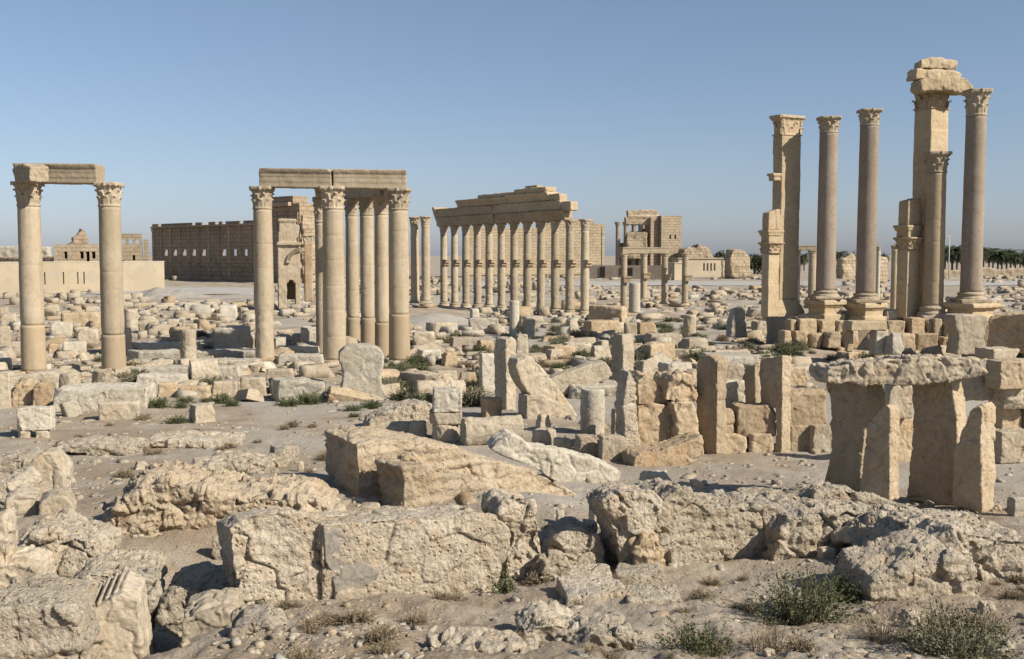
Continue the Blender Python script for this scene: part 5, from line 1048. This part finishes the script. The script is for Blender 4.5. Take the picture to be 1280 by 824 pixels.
def ok(px, py):
    return not any(a <= px <= b and c <= py <= d for a, b, c, d in clear)
zones = [('around the two leftmost tall columns', 0, 300), ('around the foot of the long beam columns', 300, 530), ('below the central colonnade', 530, 730), ('beyond the square upright post', 730, 940), ('around the right tall columns', 940, 1280)]
matl = {'pale': 'pale', 'ochre': 'ochre brown', 'white': 'whitish'}
kl = {'box': 'squared block', 'slab': 'flat slab', 'boulder': 'rounded boulder', 'drum': 'column drum', 'log': 'column piece'}
cnt = 0; rng = random.Random(11); spots = []
while len(spots) < 4400:
    py = 347 + 155 * rng.random() ** 1.35; px = rng.uniform(-30, 1310)
    if pn(np.array([[px * .011, py * .035, 3.3]]))[0] + .5 * pn(np.array([[px * .03, py * .09, 7.7]]))[0] < rng.uniform(-.45, .25): continue
    if not ok(px, py) or (py > 470 and rng.random() < .5) or (py > 484 and 640 < px < 1045) or (py > 455 and px > 1010) or (px < 205 and py < 366): continue
    spots.append((py, px))
spots.sort(reverse=True)
far_v, far_f, nv = [], [], 0
def rubble(px, py, individual):
    global cnt, nv
    b = G(px, py); D = b.y
    spx = (rng.lognormvariate(2.4, .45) if individual else rng.lognormvariate(1.95, .6)) * (.8 + .6 * (py - 347) / 130); s = min(1.6, max(.25, spx * D / F))
    kind = rng.choice(KINDS); m = rng.choice(['pale', 'pale', 'white', 'pale', 'pale', 'ochre']); k = rng.randrange(6)
    rz = math.radians(rng.choice([30, 30, 12, 37, -50, rng.uniform(0, 360)]) + rng.uniform(-8, 8)); sc = (s * rng.uniform(.8, 1.6), s * rng.uniform(.8, 1.3), s * rng.uniform(.7, 1.25)); ti = rng.choice([0, rng.uniform(-.12, .12), rng.uniform(-.45, .45)])
    if individual:
        me = libstone(kind, k, 1)
        key = ('m', kind, k, m)
        if key not in LIB: LIB[key] = me.copy(); LIB[key].materials.clear()
        o = link('rubble_' + {'box': 'block', 'slab': 'slab', 'boulder': 'boulder', 'drum': 'drum', 'log': 'column_piece'}[kind], LIB[key], m, None, (b.x, b.y, b.z - rng.uniform(.05, .22) * s))
        o.rotation_euler = (ti, ti * .7, rz); o.scale = sc
        z = next((z for z in zones if z[1] <= px < z[2]), zones[0 if px < 0 else -1])
        tag(o, f'{matl[m]} {kl[kind]} lying in the rubble {z[0]}', 'rubble stone', f'{matl[m]} {kl[kind]}s in the rubble {z[0]}')
    else:
        me = libstone(kind, k, 0)
        kk = ('f', kind, k)
        if kk not in LIB:
            bm = bmesh.new(); bm.from_mesh(me); bmesh.ops.triangulate(bm, faces=bm.faces); f = np.array([[v.index for v in q.verts] for q in bm.faces]); LIB[kk] = (np.array([v.co for v in bm.verts]), f); bm.free()
        v, f = LIB[kk]; R = np.array(Matrix.Rotation(rz, 3, 'Z') @ Matrix.Rotation(ti, 3, 'X'))
        far_v.append((v * np.array(sc)) @ R.T + np.array([b.x, b.y, b.z - .1 * s])); far_f.append((f + nv, m)); nv += len(v)
big = set(rng.sample(range(900), 290))
for i, (py, px) in enumerate(spots): rubble(px, py, i in big)
def flush_stuff(name, label, cat, mats):
    global far_v, far_f, nv
    me = mesh_np(np.concatenate(far_v), np.concatenate([f for f, _ in far_f]), name, False)
    for m in mats: me.materials.append(M[m])
    me.polygons.foreach_set('material_index', np.concatenate([np.full(len(f), mats.index(m), np.int32) for f, m in far_f])); me.update()
    far_v, far_f, nv = [], [], 0
    return tag(link(name, me, None), label, cat, None, 'stuff')
flush_stuff('rubble_field', 'countless distant broken limestone blocks strewn over the plain', 'rubble', ['pale', 'white', 'ochre'])
# gravel and chips on the near ground
me = [libstone('boulder', 0, 0)] + [libstone('box', k, 0) for k in range(6)]
def lowlib(m_):
    bm = bmesh.new(); bm.from_mesh(m_); bmesh.ops.dissolve_limit(bm, angle_limit=.45, verts=bm.verts, edges=bm.edges); bmesh.ops.triangulate(bm, faces=bm.faces); bm.verts.index_update()
    f = np.array([[v.index for v in q.verts] for q in bm.faces]); r = (np.array([v.co for v in bm.verts]), f); bm.free(); return r
PE = [lowlib(m_) for m_ in me]
npeb = 0; rng = random.Random(21)
while npeb < 8000:
    py = 470 + 380 * rng.random() ** (.8 if npeb % 2 else 1.6); px = rng.uniform(-60, 1340)
    dens = .5 + .5 * math.sin(px * .013 + 1.3 * math.sin(py * .02)) * math.cos(py * .017 + px * .005)
    if rng.random() > dens * (1.0 if py > 600 else .7): continue
    b = G(px, py); s = min(.22, rng.lognormvariate(-3.5, .65)) * (1.0 if py > 640 else 2.0)
    v, f = PE[rng.randrange(len(PE))]; R = np.array(Matrix.Rotation(rng.uniform(0, 6.3), 3, 'Z') @ Matrix.Rotation(rng.uniform(-.5, .5), 3, 'X'))
    far_v.append((v * s * np.array([rng.uniform(.7, 1.4), 1, rng.uniform(.7, 1.2)])) @ R.T + np.array([b.x, b.y, b.z - .15 * s])); far_f.append((f + nv, rng.choice(['white', 'pale', 'crag', 'ochre', 'crag']))); nv += len(v); npeb += 1
for _ in range(900):
    px = rng.uniform(40, 1020); py = rng.uniform(490, 612)
    if px > 420 and py > 560 and px < 860: continue
    b = G(px, py); s = min(.5, rng.lognormvariate(-2.1, .5)); v, f = PE[rng.randrange(len(PE))]; R = np.array(Matrix.Rotation(rng.uniform(0, 6.3), 3, 'Z') @ Matrix.Rotation(rng.uniform(-.2, .2), 3, 'X'))
    far_v.append((v * s * np.array([rng.uniform(.8, 1.7), 1, rng.uniform(.3, .7)])) @ R.T + np.array([b.x, b.y, b.z - .12 * s])); far_f.append((f + nv, rng.choice(['white', 'pale', 'crag', 'pale']))); nv += len(v)
flush_stuff('gravel', 'loose gravel and stone chips strewn over the bare near ground', 'gravel', ['white', 'pale', 'crag', 'ochre'])

# ------------------------------------------------------------------ plants
def blades(n, R, H, seed, w=.012, spread=.9, seg=3, leafy=0, lw=.012, ll=.035):
    """n curved stems from a small root area; leafy = small leaves along each stem"""
    r = np.random.RandomState(seed); V = []; Fq = []; LV = []; LF = []
    for i in range(n):
        a = r.uniform(0, 6.283); q = R * .35 * math.sqrt(r.rand()); base = np.array([q * math.cos(a), q * math.sin(a), -.03])
        a2 = a + r.normal(0, .5); tilt = abs(r.normal(0, spread)) ; L = H * r.uniform(.5, 1.05)
        d = np.array([math.cos(a2) * math.sin(min(tilt, 1.35)), math.sin(a2) * math.sin(min(tilt, 1.35)), math.cos(min(tilt, 1.35))]); side = np.cross(d, [0, 0, 1.0]); side /= (np.linalg.norm(side) + 1e-6)
        p = base.copy(); k0 = len(V)
        for s in range(seg + 1):
            t = s / seg; ww = w * (1 - .8 * t); V.append(p - side * ww / 2); V.append(p + side * ww / 2)
            if s < seg:
                dd = d + np.array([0, 0, -.35 * t]) + r.normal(0, .12, 3); dd /= np.linalg.norm(dd)
                if leafy:
                    for _ in range(leafy):
                        u = r.rand(); c = p + dd * (L / seg) * u; if_ = r.normal(0, 1, 3) + dd * 1.2; if_ /= np.linalg.norm(if_); sd = np.cross(if_, r.normal(0, 1, 3)); sd /= np.linalg.norm(sd) + 1e-6
                        l_ = ll * r.uniform(.6, 1.3); j = len(LV); LV.extend([c, c + if_ * l_ * .5 + sd * lw / 2, c + if_ * l_, c + if_ * l_ * .5 - sd * lw / 2]); LF.append((j, j + 1, j + 2, j + 3))
                p = p + dd * L / seg
        for s in range(seg): j = k0 + 2 * s; Fq.append((j, j + 1, j + 3, j + 2))
    a = mesh_np(np.array(V), np.array(Fq), 'stems'); b = mesh_np(np.array(LV), np.array(LF), 'leaves') if leafy else None
    return a, b
def shrub(label, px, py, R, H, seed, n, leafy, group=None, leaf='leaf', spread=.85, name='shrub', ll=.035, lw=.013, seg=5):
    c = G(px, py); t = thing(name, label, 'shrub', c, 0, group); a, b = blades(n, R, H, seed, .008, spread, seg, leafy, lw, ll)
    link('stems', a, 'dry', t); link('foliage', b, leaf, t); return t
shrub('big dark green bushy shrub on the sand at the right of the foreground', 1005, 775, .62, .58, 1, 300, 5, spread=1.05)
shrub('smaller dark green shrub growing behind the right side of the big one', 1058, 750, .32, .36, 2, 110, 5, spread=1.0)
shrub('wide grey green shrub at the bottom right corner', 1195, 822, .7, .5, 3, 330, 5, leaf='leaf2', spread=1.05)
shrub('green shrub at the bottom edge left of the big bush', 872, 820, .36, .36, 4, 120, 5, spread=1.0)
for x, y, r_, l in ((960, 812, .4, 'grey dead twiggy shrub below the big green bush'), (1105, 800, .38, 'grey dead twiggy shrub between the two large bushes'), (1085, 742, .25, 'small grey dead shrub behind the big green bush'), (1240, 790, .35, 'grey dead twigs right of the wide grey green shrub'), (690, 770, .22, 'brown dry plant at the front edge of the broken pavement')):
    shrub(l, x, y, r_, r_ * .75, int(x), 190, 1, leaf='dry', spread=1.0, name='dry_shrub', ll=.02, lw=.006)
shrub('small green sprig at the foot of the long rock wall', 634, 740, .14, .26, 5, 30, 7)
shrub('tiny green sprig left of the small one at the long rock wall', 612, 730, .12, .2, 6, 22, 7)
shrub('low green plant on the bare ground before the earth wall', 302, 600, .2, .22, 7, 50, 7)
tufts = [blades(150, .45, .42, 30 + k, .012, .8, 4, 6, .02, .05) for k in range(4)]
def tuft(px, py, s, label, group, kind='leaf'):
    c = G(px, py); k = random.randrange(4); t = thing('green_tuft' if kind != 'dry' else 'dry_tuft', label, 'plant', c, random.uniform(0, 6), group)
    a, b = tufts[k]
    key = ('tuft', k, kind)
    if key not in LIB: LIB[key] = (a.copy(), b.copy())
    a, b = LIB[key]; s_ = link('stems', a, 'dry', t); f_ = link('foliage', b, kind, t); t.scale = (s * random.uniform(.9, 1.4), s, s * random.uniform(.7, 1.1))
for x, y, s, l in ((385, 505, 1.5, 'green clump beside the long low rounded block'), (360, 508, 1.2, 'green clump in front of the long low rounded block'), (465, 510, 1.0, 'green clump at the right foot of the waisted stone'), (500, 500, 1.2, 'green clump right of the waisted stone'), (440, 514, .8, 'sprig at the left foot of the waisted stone'), (415, 495, 1.0, 'green clump touching the left side of the waisted stone'), (443, 522, .5, 'lone tiny plant on the bare ground below the waisted stone'), (197, 510, 1.0, 'green clump right of the rough pale block'), (226, 510, .7, 'small green clump left of the lone rough block'), (290, 508, .9, 'green clump right of the lone rough block'), (258, 503, .7, 'green clump below the longer ochre block'), (222, 530, .8, 'grey green clump on the bare ground left of the lone rough block'), (1130, 0, 0, '')):
    if s: tuft(x, y, s, l, None)
zp = [('at the left, among the stones by the two leftmost columns', 40, 320, 385, 505, 60), ('between the long beam columns and the upright post', 490, 630, 420, 508, 80), ('in the centre among the fallen stones', 600, 800, 405, 462, 80), ('in the field left of the granite columns', 800, 1000, 395, 455, 62), ('below the right podium', 980, 1140, 425, 470, 24)]
for lab, x0, x1, y0, y1, n in zp:
    for i in range(n):
        kd = random.choice(['leaf', 'leaf2', 'leaf2', 'dry'])
        tuft(random.uniform(x0, x1), random.uniform(y0, y1), random.uniform(.6, 1.7), {'leaf': 'low dark green tuft', 'leaf2': 'low grey green tuft', 'dry': 'low dry brown tuft'}[kd] + ' growing ' + lab, kd + ' tufts ' + lab, kd)
for i in range(60):
    px, py = random.uniform(300, 1280), random.uniform(725, 830)
    tuft(px, py, random.uniform(.12, .4), 'small dry grass tuft on the near foreground soil', 'dry tufts on the near soil', 'dry')
for i in range(24):
    tuft(random.uniform(60, 560), random.uniform(510, 600), random.uniform(.3, .7), 'small dry tuft on the bare ground in the left middle', 'dry tufts on the bare ground', 'dry')
# palm grove and dark trees on the horizon
def palm_meshes(seed):
    r = np.random.RandomState(seed); V = []; Fq = []
    for i in range(64):
        a = r.uniform(0, 6.283); el = r.uniform(-.7, 1.3); L = r.uniform(3.2, 4.8); p = np.zeros(3); n = 6
        for s in range(n):
            d = np.array([math.cos(a) * math.cos(el), math.sin(a) * math.cos(el), math.sin(el)]); q = p + d * L / n; sd = np.array([-math.sin(a), math.cos(a), 0])
            for sg in (-1, 1):
                for u in (0, .5):
                    c = p + (q - p) * u; tip = c + sd * sg * .75 * (1 - s / n * .6) + d * .35 + np.array([0, 0, -.25]); j = len(V); V.extend([c, c + (q - p) * .45, tip]); Fq.append((j, j + 1, j + 2))
            p = q; el -= .28
    crown = mesh_np(np.array(V), np.array(Fq), 'crown')
    bm = bmesh.new(); add_lathe(bm, [(.38, -.5), (.3, .4), (.26, 6.4), (.34, 7.0)], 10); return crown, tomesh(bm)
PM = [palm_meshes(k) for k in range(3)]
def palm(px, D, ytop, label, group):
    c = P(px, 340, D); c.z = g1(c.x, c.y); t = thing('palm_tree', label, 'palm tree', c, random.uniform(0, 6), group); zt = P(px, ytop, D).z - c.z; k = zt / 9.6; t.scale = (k * 1.2, k * 1.2, k)
    a, b = random.choice(PM); link('trunk', b, 'trunk', t); link('crown', a, 'palm', t, (0, 0, 7.0))
for x in (1176, 1181, 1190, 1196, 1203): palm(x, random.uniform(400, 470), random.uniform(303, 312), 'dark date palm in the grove behind the street lamp', 'palms behind the lamp')
for x in (1222, 1229, 1236, 1241, 1247, 1252, 1258, 1263, 1269, 1275, 1280, 1288, 1296): palm(x, random.uniform(400, 470), random.uniform(306, 319), 'dark date palm in the grove at the right edge of the horizon', 'palms at the right edge')
for x in (1000, 1005, 1049, 1061, 1085, 1104): palm(x, random.uniform(430, 520), random.uniform(311, 320), 'small distant palm seen between the right tall columns', 'palms between the columns')
def tree_meshes(seed):
    r = np.random.RandomState(seed); C = r.normal(0, 1, (26, 3)) * np.array([1.5, 1.5, 1.1]); V = []; Fq = []
    for c in C:
        for i in range(70):
            d = r.normal(0, 1, 3); d /= np.linalg.norm(d); p = c + d * r.uniform(.5, .95); a = r.normal(0, .22, 3); b = r.normal(0, .22, 3); j = len(V); V.extend([p, p + a, p + a + b, p + b]); Fq.append((j, j + 1, j + 2, j + 3))
    bm = bmesh.new(); add_lathe(bm, [(.3, -.5), (.2, 3)], 8); return mesh_np(np.array(V), np.array(Fq), 'crown'), tomesh(bm)
TM = [tree_meshes(k) for k in range(2)]
for x, yt, s, l in ((906, 318, 1.3, 'dark round tree left of the broken tan tower'), (911, 321, 1.0, 'dark bushy tree touching the left of the broken tan tower'), (943, 318, 1.2, 'dark tree just right of the broken tan tower'), (948, 320, 1.2, 'lower dark tree left of the tall left pier')):
    c = P(x, 340, 380); c.z = g1(c.x, c.y); t = thing('dark_tree', l, 'tree', c); t.scale = (s, s, s); k = random.randrange(2); link('trunk', TM[k][1], 'trunk', t); link('crown', TM[k][0], 'palm', t, (0, 0, 3.6))
